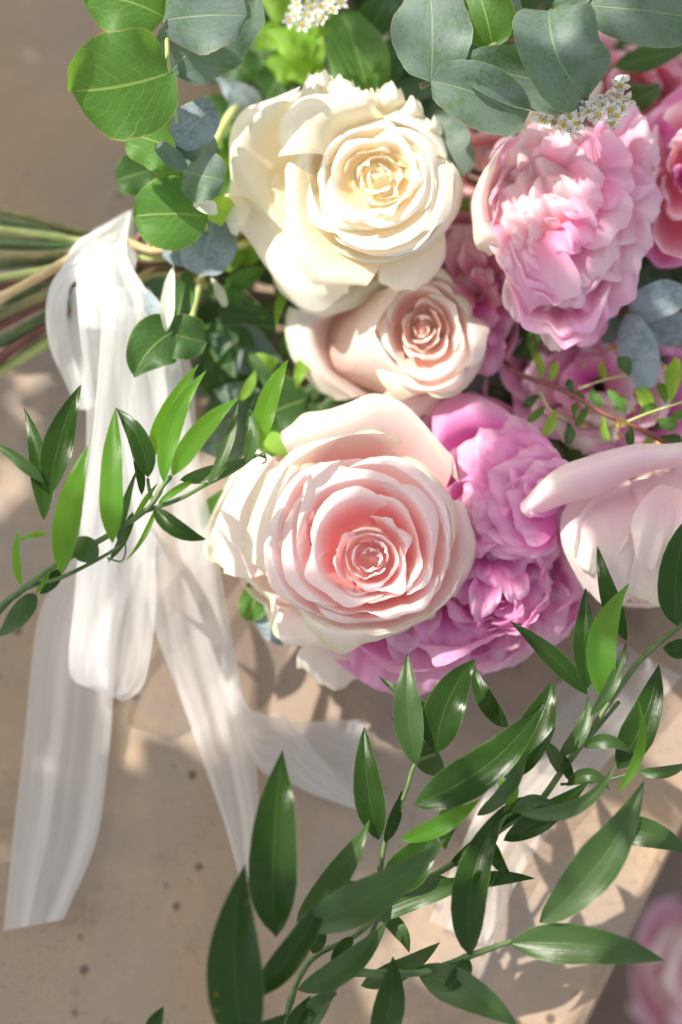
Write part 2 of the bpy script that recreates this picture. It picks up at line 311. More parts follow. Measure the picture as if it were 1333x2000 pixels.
# ------------------------------------------------------------------ leaves and branches
def leaf(parent, b, t, wd, bend=0.0, roll=0.0, fold=0.10, mat='ruscus', shape='lance', arch=0.6, name='leaf', cup=0.0, seed=None, label=None, curl=0.0):
    """b,t=(px,py,h); wd width px; bend sideways px; roll deg about the axis; arch = mid height added cm"""
    rs = np.random.RandomState(seed if seed is not None else int(abs(b[0]*7+b[1]*13+t[0]*3+t[1])) % 9973)
    b = np.array(b, float); t = np.array(t, float); d = t[:2]-b[:2]; L = np.hypot(*d)+1e-6
    nrm2 = np.array([-d[1], d[0]])/L
    nl, nw = 18, 9
    s = np.linspace(0, 1, nl)
    ax = b[None, :]+(t-b)[None, :]*s[:, None]
    ax[:, :2] += nrm2[None, :]*(bend*4*s*(1-s))[:, None]
    ax[:, 2] += arch*4*s*(1-s)-curl*s**4
    A = U(ax[:, 0], ax[:, 1], ax[:, 2])
    T = np.gradient(A, axis=0); T /= np.linalg.norm(T, axis=1)[:, None]
    view = CAM-A; view /= np.linalg.norm(view, axis=1)[:, None]
    side = np.cross(T, view); side /= np.linalg.norm(side, axis=1)[:, None]
    up = np.cross(side, T)
    ra = np.radians(roll+rs.uniform(-4, 4)+rs.uniform(-30, 30)*(s-.5))[:, None]
    S1 = side*np.cos(ra)+up*np.sin(ra); U1 = up*np.cos(ra)-side*np.sin(ra)
    if shape == 'lance': pr = (np.sin(np.pi*s**0.80)**0.86)*(1-0.18*s)
    elif shape == 'ovate': pr = np.sin(np.pi*s**0.62)**0.75*(1-0.25*s)
    elif shape == 'spat': pr = np.sin(np.pi*s**1.4)**0.7
    else: pr = np.sqrt(np.clip(1-(2*s-1)**2, 0, 1))**0.85*(1+0.10*(0.5-s))
    pr = pr/pr.max(); pr[0] = 0.03; pr[-1] = 0.02
    x = np.linspace(-1, 1, nw)
    hw = wd*0.5*PX/ max(0.35, 1)
    if shape == 'lance': hw = hw*rs.uniform(.80, .92)
    wob = 1+0.04*np.sin(s*rs.uniform(6, 12)+rs.uniform(0, 6))+0.012*np.sin(s*rs.uniform(40, 60))
    P = A[:, None]+S1[:, None]*(pr*wob*hw)[:, None, None]*x[None, :, None]
    lift = (fold*np.abs(x)[None, :]**1.3+cup*(x**2)[None, :])*(pr*hw*2)[:, None]
    lift = lift+(0.10 if shape != 'lance' else .06)*hw*(np.sin(s*rs.uniform(6, 13)+rs.uniform(0, 6))[:, None]*(x**3)[None, :]*2+np.cos(s*rs.uniform(5, 11)+rs.uniform(0, 6))[:, None]*(x**2)[None, :])
    P = P+U1[:, None]*lift[..., None]
    P = P.transpose(1, 0, 2)
    return grid_obj(name, P, M[mat], parent, label)

def base_of(pts):
    q = np.asarray(pts, float); p = U(q[0, 0], q[0, 1], 0); return p

# ------------------------------------------------------------------ flowers
def outline_fn(cx, cy, pts):
    P = np.array(pts, float)-[cx, cy]; th = np.arctan2(P[:, 1], P[:, 0]); r = np.hypot(P[:, 0], P[:, 1])
    o = np.argsort(th); th, r = th[o], r[o]
    th = np.concatenate([th-2*np.pi, th, th+2*np.pi]); r = np.tile(r, 3)
    return lambda a: np.interp(((a+np.pi) % (2*np.pi))-np.pi, th, r)

def ring_petal(F, s, th, w, lip=0.1, depth=2.0, hr=0.0, wav=0.05, spiral=0.0, base=0.5, droop=0.3, mat='blush', seed=0, edge=3.2, freq=1.0, parent=None, label=None, peak=0.0, slip=0.0, name='petal', bulge=0.9):
    rs = np.random.RandomState(seed)
    nu, nv = 40, 16
    u = np.linspace(-1, 1, nu)[:, None]; v = np.linspace(0, 1, nv)[None, :]
    a = th+w*u*(0.62+0.38*v)
    se = s*(1+spiral*u)
    R0 = F['R'](a); Rm = F['Rm']
    mm = smooth((s-0.08)/0.8)
    rr = (R0*mm+Rm*(1-mm))*se
    ph = rs.uniform(0, 6.28, 6)
    nz = (np.sin(1.9*freq*a+ph[0])+0.6*np.sin(3.7*freq*a+ph[1])+0.22*np.sin(7.9*freq*a+ph[2])+0.09*np.sin(19*freq*a+ph[5])+0.05*np.sin(41*freq*a+ph[4]))/1.6
    nz2 = (np.sin(2.3*freq*a+ph[3])+0.45*np.sin(5.3*freq*a+ph[4]))/1.4
    ve = v*(1-0.42*np.abs(u)**edge)*(1+peak*(1-np.abs(u))**2*0)
    wall = np.clip(ve/0.82, 0, 1)
    rad = base+(1-base)*np.sin(np.pi/2*wall)**bulge
    lp = np.clip((ve-0.78)/0.22, 0, 1)
    pk = 1+peak*np.exp(-((u-rs.uniform(-.3, .3))/0.18)**2)
    rad = rad+lip*pk*lp**1.4*(1+0.6*nz2)
    r = rr*rad+wav*Rm*ve**2.5*nz*min(1, 0.35+s)
    h = hr-depth*(1-np.sin(np.pi/2*wall)**1.6)-droop*pk*lp**2*(1+0.7*nz)+wav*4.0*nz2*ve**3*min(1, .3+s)
    h = h+slip*u
    cx = F['cx']+F['dx']*(1-s)*0; cy = F['cy']
    x = cx+r*np.cos(a); y = cy+r*np.sin(a)
    h = h+F['tx']*(x-cx)/100+F['ty']*(y-cy)/100
    P = U(x, y, h)
    return grid_obj(name, P, M[mat], parent if parent is not None else F['root'], label)

def flower_frame(root, cx, cy, outline, tx=0, ty=0, Rm=None):
    R_ = outline_fn(cx, cy, outline); a = np.linspace(-np.pi, np.pi, 90)
    return dict(root=root, cx=cx, cy=cy, R=R_, Rm=Rm or float(np.percentile(R_(a), 30)), dx=0, tx=tx, ty=ty)

def rose(F, h0, mats, core=0.30, n_core=9, rings=(), seed=1, core_h=0.0, core_depth=1.0, ell=(1.0, 1.0, 0.0)):
    """core: overlapping half-closed petals round a closed bud; rings: (s, n, hr, depth, lip, droop, wav, matkey, width_mul)"""
    rs = np.random.RandomState(seed); th = rs.uniform(0, 6)
    Rf = F['R']; e1, e2, ea = ell
    er = lambda a: F['Rm']/np.sqrt((np.cos(a-ea)/e1)**2+(np.sin(a-ea)/e2)**2)
    G = dict(F); G['R'] = er
    # closed bud in the middle: a lumpy dome
    nu, nv = 26, 10; u = np.linspace(0, 2*np.pi, nu)[:, None]; v = np.linspace(0, 1, nv)[None, :]
    rr = er(u)*core*1.35*v*(1+0.06*np.sin(3*u+1)*v); hh = h0-0.25-1.9*v**1.25+0.08*np.sin(2*u+9*v)*v
    grid_obj('heart', U(F['cx']+rr*np.cos(u), F['cy']+rr*np.sin(u), hh+F['tx']*rr*np.cos(u)/100+F['ty']*rr*np.sin(u)/100), M[mats[0]], F['root'])
    for k in range(n_core):
        f = (k+0.8)/n_core; s = core*(0.17+0.83*f**0.9)*rs.uniform(.95, 1.04)
        inn = 1-f
        GG = dict(G); mixf = smooth((f-.45)/.55)
        sq = rs.uniform(-.16, .16); pq = rs.uniform(0, 3.14)
        GG['R'] = (lambda m_, s_, p_: (lambda a: (er(a)*(1-m_)+Rf(a)*m_)*(1+s_*np.cos(2*a+p_)+.06*np.cos(5*a+p_))))(mixf*0.6, sq, pq)
        ring_petal(GG, s, th, rs.uniform(.95, 1.45), lip=-0.34*inn**1.5+0.10*f+rs.uniform(-.05, .05), depth=core_depth*(0.45+0.5*f), hr=h0+core_h*f+rs.uniform(-.14, .10)-.06*inn, wav=0.05+0.035*f, spiral=rs.uniform(-.10, .20), base=0.84-0.16*f, droop=0.04+0.06*f, mat=mats[0], seed=seed*100+k, edge=rs.uniform(1.8, 3), freq=rs.uniform(1.2, 2.4), peak=rs.uniform(0, 1.2), slip=rs.uniform(-.14, .16))
        th += rs.uniform(1.5, 2.9)
    for ri, rg in enumerate(rings):
        s, n, hr, dp, lip, dr, wv, mk, wm = rg
        t0 = rs.uniform(0, 6.28)
        for k in range(n):
            a = t0+2*np.pi*k/n+rs.uniform(-.3, .3)
            ring_petal(F, s*rs.uniform(0.90, 1.06), a, np.pi/n*wm*rs.uniform(.8, 1.2), lip=lip*rs.uniform(.3, 1.9), depth=dp*rs.uniform(.60, .9), hr=h0+hr+rs.uniform(-.12, .12), wav=wv*rs.uniform(.6, 1.5), spiral=rs.uniform(-.03, .08), base=rs.uniform(0.5, .6), droop=dr*rs.uniform(.4, 1.6), mat=mk, seed=seed*1000+ri*50+k, peak=rs.uniform(0, 1.5)*(rs.rand() < .75), slip=rs.uniform(-.05, .2), edge=rs.uniform(2.4, 4.5), freq=rs.uniform(.8, 1.3))

def patch(root, rows, mat, nu=36, nv=18, name='petal', label=None, ruf=0.0, seed=0, rufh=0.0):
    """rows from base to rim; each row the same number of (px,py,h)"""
    A = np.array(rows, float); k = A.shape[0]
    B = np.stack([catmull(A[i], nu) for i in range(k)])
    C = np.stack([catmull(B[:, j], nv) for j in range(nu)])       # nu,nv,3
    rs = np.random.RandomState(seed); v = np.linspace(0, 1, nv)[None, :]; u = np.linspace(0, 1, nu)[:, None]
    if ruf or rufh:
        nz = sum(a*np.sin(f*u*6.28+rs.uniform(0, 6)) for a, f in ((1, 1.3), (.55, 2.9), (.22, 5.3)))
        nz2 = sum(a*np.sin(f*u*6.28+rs.uniform(0, 6)) for a, f in ((1, 1.1), (.5, 2.6), (.18, 5.0)))
        dirv = C[:, -1:, :2]-C[:, -4:-3, :2]; dirv = dirv/(np.linalg.norm(dirv, axis=2, keepdims=True)+1e-6)
        C[..., :2] += dirv*(ruf*nz*v**4)[..., None]
        C[..., 2] += rufh*nz2*v**2.5
    return grid_obj(name, U(C[..., 0], C[..., 1], C[..., 2]), M[mat], root, label)


def fan(root, b, t, wd, mat, cup=0.3, ruf=6, rufh=0.15, seed=0, lipd=0.25, name='petal', pleat=0.16):
    """one free petal: b base, t tip (px,py,h), wd width px; rounded, cupped, ruffled rim"""
    rs = np.random.RandomState(seed); b = np.array(b, float); t = np.array(t, float)
    d = t[:2]-b[:2]; L = np.hypot(*d); d = d/L; n2 = np.array([-d[1], d[0]])
    nu, nv = 34, 18; u = np.linspace(-1, 1, nu)[:, None]; v = np.linspace(0, 1, nv)[None, :]
    ph = rs.uniform(0, 6.28, 6)
    nz = np.sin(4.2*u+ph[0])+.5*np.sin(9*u+ph[1])+.22*np.sin(19*u+ph[2]); nh = np.sin(5*u+ph[3])+.5*np.sin(10*u+ph[4])
    W = wd*.5*(.30+.70*np.sin(np.pi/2*v**.75)); al = v*(1-.36*np.abs(u)**2.3)*L+ruf*nz*v**4
    x = u*W*(1-.10*v**6)
    px = b[0]+d[0]*al+n2[0]*x; py = b[1]+d[1]*al+n2[1]*x
    h = b[2]+(t[2]-b[2])*np.sin(np.pi/2*np.clip(v*1.08, 0, 1))**.9+cup*u**2*(0.3+.7*v)-lipd*np.clip((v-.7)/.3, 0, 1)**2*(1+.6*nh)+rufh*nh*v**2.5
    h = h+pleat*np.sin(u*rs.uniform(4.5, 8)+ph[5])*smooth((v-.25)/.75)*(1-.3*np.abs(u))
    h = h+0.05*np.sin(u*17+ph[2]+3*v)*v**3
    return grid_obj(name, U(px, py, h), M[mat], root)
# ------------------------------------------------------------------ the stone ledge
def slab(name, poly, z0, z1, mat, bev=0.004, kind='structure'):
    """poly counter-clockwise (x,y) m; a slab with a slightly rounded top edge"""
    P = np.array(poly, float); n = len(P); c = P.mean(0)
    def inset(d):
        Q = []
        for i in range(n):
            a, b, e = P[i-1], P[i], P[(i+1) % n]
            d1 = (b-a)/np.linalg.norm(b-a); d2 = (e-b)/np.linalg.norm(e-b)
            n1 = np.array([-d1[1], d1[0]]); n2 = np.array([-d2[1], d2[0]]); m = (n1+n2)/(1+n1@n2); Q.append(b+m*d)
        return np.array(Q)
    rings = [(inset(0), z0), (inset(0), z1-bev), (inset(bev*0.3), z1-bev*0.3), (inset(bev), z1)]
    V = np.vstack([np.column_stack([q, np.full(n, z)]) for q, z in rings]); F = []
    for r in range(3):
        for i in range(n): F.append((r*n+i, r*n+(i+1) % n, (r+1)*n+(i+1) % n, (r+1)*n+i))
    F.append(tuple(range(3*n, 4*n))); F.append(tuple(range(n))[::-1])
    o = mesh_obj(name, V, F, mat, flat=True); o['kind'] = kind; return o
e0 = U(1362, 1560, 0)[:2]; e1 = U(1120, 2060, 0)[:2]; ed = (e1-e0)/np.linalg.norm(e1-e0)
far = e0-ed*2.2; near = e1+ed*1.5
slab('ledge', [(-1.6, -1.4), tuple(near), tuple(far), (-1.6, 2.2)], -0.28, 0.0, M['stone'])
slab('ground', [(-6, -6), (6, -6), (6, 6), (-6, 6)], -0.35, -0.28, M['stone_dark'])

# ------------------------------------------------------------------ roses
def flower_root(cx, cy, h, name, label, cat, group=None): return empty(name, U(cx, cy, h-3.0), label, cat, group)

# cream rose
HOFF = 1.3
ra = flower_root(735, 345, 7.5, 'cream_rose', 'large open cream rose, the only ivory white one, at the top centre of the bouquet', 'rose')
OA = [(600,152),(650,150),(700,172),(755,182),(800,215),(840,255),(880,320),(886,345),(875,400),(866,440),(866,490),(842,540),(805,566),(745,552),(700,570),(640,602),(600,600),(545,568),(510,500),(480,450),(447,400),(446,320),(465,235),(500,205),(550,185)]
WA = [(592,300),(640,250),(720,225),(800,235),(850,275),(882,340),(876,400),(850,450),(800,490),(720,505),(650,480),(605,420),(588,360)]
F = flower_frame(ra, 738, 345, WA, Rm=135)
rose(F, 8.1, ['cream'], core=0.50, n_core=8, seed=3, core_h=-0.05, ell=(1.0, .9, 0.3), rings=[
    (0.62, 4, -0.10, 1.2, .10, .12, .05, 'cream', 1.5), (0.77, 4, -0.25, 1.4, .10, .16, .06, 'cream', 1.5),
    (0.92, 5, -0.50, 1.6, .10, .25, .07, 'cream', 1.4), (1.04, 5, -0.95, 1.8, .08, .4, .07, 'cream_out', 1.4)])
F = flower_frame(ra, 700, 370, OA, Rm=170)
rose(F, 4.6, ['cream_out'], core=0.1, n_core=1, seed=4, rings=[(0.86, 5, 0.3, 1.5, .05, .35, .04, 'cream_out', 1.5), (0.96, 6, -0.3, 1.6, .04, .45, .04, 'cream_out', 1.35)])
# hand-laid outer petals of the cream rose
patch(ra, [[(600,250,5.2),(600,330,5.2),(640,420,5.0),(690,480,4.8)],
           [(560,215,7.2),(520,300,6.6),(560,430,6.2),(640,520,5.8)],
           [(585,172,7.6),(478,262,7.4),(470,350,6.9),(560,480,5.6)],
           [(588,166,7.5),(462,236,7.0),(447,330,6.6),(452,402,5.8)]], 'cream_out', seed=4, ruf=4, rufh=.1)
patch(ra, [[(600,330,5.8),(640,420,5.6),(690,480,5.4),(740,500,5.0)],
           [(540,340,6.6),(560,450,6.2),(620,520,6.0),(690,540,5.7)],
           [(490,380,6.2),(505,470,6.0),(575,560,5.9),(680,572,5.6)],
           [(452,404,5.7),(490,482,5.5),(598,604,5.4),(684,566,5.3)]], 'cream_out', seed=5, ruf=3)
patch(ra, [[(650,360,6.6),(660,420,6.5),(700,470,6.3),(760,490,6.2)],
           [(590,330,8.0),(600,430,7.6),(650,510,7.1),(730,540,6.7)],
           [(565,318,8.2),(578,450,7.7),(625,540,7.0),(712,560,6.6)],
           [(556,335,7.9),(566,465,7.4),(612,556,6.6),(686,540,6.3)]], 'cream_out', seed=6, ruf=5, rufh=.1)
patch(ra, [[(740,440,5.8),(800,430,5.8),(850,400,5.6)],
           [(745,500,6.2),(810,490,6.3),(868,450,5.9)],
           [(740,545,6.3),(812,545,6.2),(870,500,5.7)],
           [(750,556,6.0),(806,570,5.7),(856,530,5.3)]], 'cream_out', seed=7, ruf=5, rufh=.15)
patch(ra, [[(440,380,5.6),(470,372,5.8),(485,360,6.0)],
           [(440,402,6.3),(468,398,6.6),(492,395,6.4)],
           [(442,430,6.5),(462,438,6.7),(480,440,6.4)],
           [(452,456,6.0),(464,458,6.1),(474,450,6.0)]], 'cream_out', seed=8, ruf=3)
patch(ra, [[(690,320,6.8),(700,270,6.8),(760,240,6.8)],
           [(620,300,8.1),(640,240,8.3),(730,208,8.1)],
           [(568,302,8.3),(590,215,8.6),(700,188,8.3)],
           [(545,305,7.7),(572,196,8.1),(700,178,7.8)]], 'cream_out', seed=9, ruf=6, rufh=.15)
for i, (x, y, h, sz) in enumerate([(625,168,7.0,40), (668,176,7.2,36), (710,196,7.2,34), (760,190,7.0,38), (800,215,6.8,34), (610,186,7.5,30), (840,250,6.6,30)]):
    patch(ra, [[(x-sz*.5, y+sz, h-.9), (x, y+sz*1.1, h-.8), (x+sz*.5, y+sz, h-.9)],
               [(x-sz*.8, y+sz*.2, h), (x, y+sz*.25, h+.3), (x+sz*.8, y+sz*.2, h)],
               [(x-sz*.6, y-sz*.5, h+.1), (x, y-sz*.7, h+.2), (x+sz*.6, y-sz*.5, h+.1)]], 'cream_out', nu=16, nv=12, seed=60+i, ruf=5, rufh=.25)

# big blush rose
HOFF = 0.0
rc = flower_root(715, 1090, 6.5, 'blush_rose', 'largest open blush pink rose with cream edged petals, at the lower centre beside the ribbon', 'rose', 'blush roses')
OC = [(560,850),(600,835),(700,800),(800,800),(870,850),(900,930),(905,1000),(925,1080),(920,1130),(880,1180),(830,1215),(760,1225),(700,1255),(610,1262),(560,1258),(520,1180),(460,1130),(410,1085),(412,1050),(450,960),(500,890)]
WC = [(530,980),(570,910),(640,875),(720,862),(800,880),(865,940),(905,1030),(905,1110),(870,1180),(800,1220),(710,1235),(620,1215),(555,1160),(522,1080)]
F = flower_frame(rc, 722, 1088, WC, Rm=150)
rose(F, 7.2, ['blush_in'], core=0.50, n_core=12, seed=13, core_h=0.1, ell=(1.12, .72, 0.35), rings=[
    (0.62, 4, 0.12, 1.4, .10, .12, .06, 'blush', 1.5), (0.75, 4, 0.02, 1.6, .10, .18, .07, 'blush', 1.5),
    (0.88, 5, -0.30, 1.8, .10, .25, .07, 'blush', 1.4), (1.0, 5, -0.75, 1.9, .09, .4, .07, 'blush_out', 1.4)])
F = flower_frame(rc, 690, 1060, OC, Rm=200)
rose(F, 4.3, ['blush_out'], core=0.1, n_core=1, seed=14, rings=[(0.84, 5, 0.3, 1.5, .05, .35, .04, 'blush_out', 1.4), (0.96, 6, -0.4, 1.6, .04, .45, .04, 'blush_out', 1.35)])
patch(rc, [[(600,960,4.8),(690,920,4.8),(780,930,4.8),(860,980,4.6)],
           [(570,900,5.8),(680,865,6.2),(800,860,6.0),(880,930,5.6)],
           [(552,862,6.4),(660,820,6.9),(780,790,6.8),(885,890,6.2)],
           [(550,846,6.0),(640,795,6.5),(770,778,6.4),(898,945,5.6)]], 'blush_out', seed=12, ruf=6, rufh=.2)
patch(rc, [[(600,980,5.0),(570,1040,5.0),(560,1100,4.8)],
           [(540,900,6.2),(500,1010,6.0),(520,1120,5.4)],
           [(505,880,6.2),(440,1000,5.9),(480,1130,5.2)],
           [(500,868,5.8),(408,1060,5.2),(440,1120,5.0)]], 'blush_out', seed=13, ruf=5, rufh=.15)
patch(rc, [[(600,1150,5.0),(700,1180,5.0),(800,1150,5.0)],
           [(560,1190,5.6),(690,1220,5.8),(830,1180,5.6)],
           [(545,1240,5.4),(680,1252,5.6),(850,1200,5.3)],
           [(560,1262,5.0),(650,1266,5.0),(840,1215,4.9)]], 'blush_out', seed=14, ruf=6, rufh=.15)
patch(rc, [[(800,1000,5.0),(840,1060,5.0),(800,1150,4.8)],
           [(870,980,5.8),(890,1070,5.8),(850,1170,5.4)],
           [(905,980,5.8),(925,1070,5.8),(890,1165,5.2)],
           [(910,1000,5.3),(932,1085,5.3),(880,1185,4.8)]], 'blush_out', seed=15, ruf=6, rufh=.15)

# small blush rose in the middle
rb = flower_root(825, 640, 5.5, 'blush_rose', 'small tightly furled peach pink rose tucked between the cream rose and the largest blush rose', 'rose', 'blush roses')
OB = [(556,600),(600,595),(660,585),(720,565),(760,550),(820,535),(880,560),(925,620),(930,690),(905,740),(870,765),(830,795),(770,785),(700,783),(640,775),(600,740),(560,690),(552,640)]
WB = [(742,600),(770,560),(820,540),(880,560),(922,620),(932,690),(900,745),(840,768),(780,750),(745,700),(736,650)]
F = flower_frame(rb, 826, 640, WB, tx=0.3, Rm=88)
rose(F, 6.3, ['peach'], core=0.60, n_core=9, seed=21, core_h=0.0, ell=(.66, 1.15, 0.1), rings=[
    (0.74, 4, -0.05, 1.2, .12, .12, .06, 'peach', 1.5), (0.88, 4, -0.25, 1.4, .12, .2, .07, 'peach', 1.45),
    (1.0, 5, -0.6, 1.6, .10, .3, .07, 'blush_out', 1.4)])
patch(rb, [[(700,585,3.6),(640,640,3.4),(640,720,3.2),(740,770,3.2)],
           [(730,572,5.0),(680,640,5.0),(680,710,4.8),(760,765,4.6)],
           [(765,560,6.1),(722,630,6.2),(730,690,6.0),(800,755,5.6)],
           [(790,556,6.3),(742,625,6.5),(752,690,6.2),(818,752,5.8)]], 'peach', seed=22, ruf=4)
patch(rb, [[(740,570,3.0),(660,620,3.0),(660,720,2.8),(740,770,2.6)],
           [(700,590,4.8),(620,640,4.6),(640,720,4.4),(700,775,4.0)],
           [(600,605,4.8),(580,650,4.6),(610,730,4.3),(680,780,3.8)],
           [(562,598,4.6),(556,660,4.4),(606,746,4.0),(650,782,3.7)]], 'blush_out', seed=23, ruf=3)
patch(rb, [[(760,740,3.6),(820,740,3.8),(880,730,3.8)],
           [(750,770,4.6),(820,775,4.8),(880,755,4.6)],
           [(700,800,4.6),(800,815,4.6),(860,780,4.4)],
           [(640,790,4.2),(800,822,4.2),(850,800,4.0)]], 'blush_out', seed=24, ruf=4)

# ------------------------------------------------------------------ peonies
def peony(F, h0, mats, seed, rings, scale=1.0):
    rs = np.random.RandomState(seed)
    for ri, rg in enumerate(rings):
        s, n, hr, dp, lip, wv, mk, wm = rg
        for k in range(n):
            a = rs.uniform(0, 6.28) if s < 0.35 else 2*np.pi*(k+rs.uniform(-.35, .35))/n+ri
            ring_petal(F, s*rs.uniform(.88, 1.08), a, np.pi/n*wm*rs.uniform(.8, 1.25), lip=lip*rs.uniform(-.3, 1.4), depth=dp*rs.uniform(.8, 1.2), hr=h0+hr+rs.uniform(-.25, .25), wav=wv*rs.uniform(.8, 1.5), spiral=rs.uniform(-.12, .14), base=0.35, droop=rs.uniform(0, .35), mat=mk, seed=seed*1000+ri*60+k, peak=rs.uniform(0, 1.2), slip=rs.uniform(-.3, .3), edge=rs.uniform(2.2, 4), freq=1.5)

pd_ = flower_root(1000, 1080, 4.5, 'peony', 'vivid magenta pink ruffled peony behind the right side of the largest blush rose', 'peony', 'pink peonies')
OD = [(700,1290),(640,1240),(700,1100),(750,900),(850,782),(920,768),(1000,812),(1062,872),(1092,935),(1110,1010),(1135,1100),(1138,1180),(1090,1240),(1030,1290),(960,1308),(900,1328),(840,1352),(750,1338)]
F = flower_frame(pd_, 985, 1140, OD, Rm=150)
peony(F, 5.2, None, 31, [(0.16, 6, -.3, 1.0, .1, .10, 'magenta', 1.6), (0.32, 8, 0.0, 1.4, .12, .12, 'magenta', 1.6), (0.5, 8, .1, 1.7, .12, .12, 'magenta', 1.5), (0.66, 8, -.1, 1.9, .1, .12, 'magenta', 1.4), (0.82, 9, -.7, 2.0, .08, .12, 'mag_out', 1.4), (0.95, 9, -1.5, 2.0, .06, .10, 'mag_out', 1.4)])
for i, (bx, by, tx, ty, wd, mk, hh) in enumerate([(1020,960,905,870,150,'mag_out',5.3), (1040,960,960,815,150,'mag_out',5.4), (1030,990,902,960,160,'mag_out',5.4), (1020,980,905,1040,150,'mag_out',5.3), (1000,1000,960,1090,150,'mag_out',5.2),
      (1055,980,930,900,150,'magenta',5.8), (1060,960,985,850,140,'magenta',5.9), (1050,1000,925,985,150,'mag_out',5.9), (1040,1000,940,1060,140,'magenta',5.8), (1050,1000,1010,1090,130,'mag_out',5.6),
      (1075,980,960,925,130,'mag_out',6.3), (1080,960,1015,880,120,'mag_out',6.3), (1075,1000,955,1000,140,'magenta',6.3), (1065,1010,980,1065,120,'mag_out',6.2), (1085,990,1000,950,120,'magenta',6.7), (1090,970,1050,900,110,'mag_out',6.6), (1085,1010,1005,1020,110,'mag_out',6.6), (1095,990,1045,950,100,'mag_out',6.9)]):
    fan(pd_, (bx, by, hh-.9), (tx, ty, hh), wd, mk, seed=240+i, ruf=4, cup=.25, pleat=.14)
patch(pd_, [[(870,1000,3.6),(900,900,3.8),(980,880,3.8),(1050,930,3.6)],
            [(850,940,4.6),(880,850,5.0),(980,840,5.2),(1070,900,4.8)],
            [(845,860,5.0),(890,800,5.3),(990,815,5.4),(1085,915,4.9)],
            [(845,800,4.6),(915,768,4.9),(1010,815,5.0),(1094,935,4.4)]], 'mag_out', seed=34, ruf=5, rufh=.2)
patch(pd_, [[(660,1180,3.2),(720,1200,3.2),(760,1220,3.2)],
            [(620,1240,3.8),(680,1260,3.9),(740,1260,3.8)],
            [(584,1270,3.6),(640,1310,3.6),(720,1320,3.4)],
            [(580,1300,3.1),(640,1342,3.0),(712,1326,3.0)]], 'blush_out', seed=35, ruf=5, rufh=.15)
for i, (bx, by, tx, ty, wd, mk, hh) in enumerate([(790,1150,735,1345,130,'mag_out',4.2), (850,1150,830,1352,130,'mag_out',4.4), (900,1170,925,1328,130,'mag_out',4.3), (950,1170,1000,1305,130,'mag_out',4.2), (1000,1150,1085,1250,130,'mag_out',4.3), (1040,1080,1140,1150,130,'mag_out',4.2), (1030,1020,1118,1060,110,'mag_out',4.4),
      (820,1120,780,1270,100,'mag_out',4.8), (880,1130,870,1275,110,'magenta',4.9), (940,1140,965,1250,110,'magenta',4.9), (985,1120,1050,1200,100,'magenta',5.0), (1000,1060,1080,1110,90,'magenta',5.0), (930,1080,925,1180,90,'magenta',5.3), (960,1060,1000,1150,80,'magenta',5.4), (940,1060,890,1120,80,'mag_out',5.3), (980,1040,1045,1050,70,'mag_out',5.3),
      (940,1020,930,1085,60,'mag_out',5.7), (1000,1100,1010,1175,46,'mag_out',5.6), (960,1110,935,1210,50,'mag_out',5.6)]):
    fan(pd_, (bx, by, hh-.9), (tx, ty, hh), wd*1.35, mk, seed=140+i, ruf=4, cup=.3, pleat=.12)
HOFF = 0.9
pe = flower_root(1090, 430, 6.8, 'peony', 'big ruffled salmon and lilac pink peony below the right eucalyptus leaves', 'peony', 'pink peonies')
OE = [(1000,268),(1060,255),(1130,250),(1180,262),(1245,214),(1275,250),(1282,330),(1270,420),(1250,500),(1240,560),(1200,630),(1160,668),(1130,662),(1100,680),(1075,648),(1020,635),(1010,590),(985,530),(960,490),(932,480),(928,430),(940,370),(955,330),(968,290)]
F = flower_frame(pe, 1040, 400, OE, tx=-0.3, Rm=110)
peony(F, 7.2, None, 41, [(0.62, 6, -.5, 1.8, .1, .09, 'pink', 1.6), (0.74, 7, 0, 2.2, .08, .09, 'pink_out', 1.5), (0.9, 8, -.5, 2.4, .06, .08, 'pink_out', 1.45), (0.98, 8, -1.3, 2.4, .04, .07, 'pink_out', 1.4)])
for i, (bx, by, tx, ty, wd, mk, hh) in enumerate([
      (1150,330,1290,300,150,'pink_out',6.6), (1160,380,1285,420,150,'pink_out',6.7), (1150,430,1255,520,150,'pink_out',6.5), (1130,470,1215,610,140,'pink_out',6.2), (1100,500,1155,672,110,'pink_out',5.9), (1060,520,1090,682,80,'pale',5.8), (1040,500,1030,640,100,'pale',6.0),
      (1190,320,1245,212,110,'pink_out',7.0), (1140,320,1130,246,130,'pink',7.1), (1070,320,1040,254,110,'pink',7.1),
      (1120,340,1240,330,140,'pink_out',7.6), (1120,390,1225,440,140,'pink_out',7.6), (1100,440,1180,540,130,'pink_out',7.3), (1070,470,1120,600,120,'pink_out',7.0), (1040,470,1050,590,100,'pink',6.8),
      (1090,360,1180,385,110,'pink_out',8.0), (1080,410,1150,480,100,'pink_out',7.9), (1050,430,1090,530,96,'pink_out',7.6), (1030,440,1020,540,90,'pink_out',7.3),
      (1080,340,1130,280,110,'pink_out',7.7)]):
    fan(pe, (bx, by, hh-1.0), (tx, ty, hh), wd*1.12, mk, seed=180+i, ruf=6, cup=.25, rufh=.2, pleat=.26)
for i, (bx, by, tx, ty, wd, hh) in enumerate([(1080,480,952,410,150,6.9), (1085,475,965,350,150,7.0), (1095,470,1010,285,160,7.1), (1110,450,1080,265,150,7.2),
      (1085,480,978,430,130,7.3), (1090,470,990,365,130,7.4), (1100,460,1040,315,140,7.5), (1085,480,1005,445,110,7.6), (1095,470,1020,385,120,7.7), (1105,460,1070,340,120,7.8), (1090,480,1035,440,90,7.9), (1100,470,1060,385,100,8.0)]):
    fan(pe, (bx, by, hh-1.3), (tx, ty, hh), wd, 'pink', seed=270+i, ruf=5, cup=.15, rufh=.16, pleat=.20, lipd=.10)
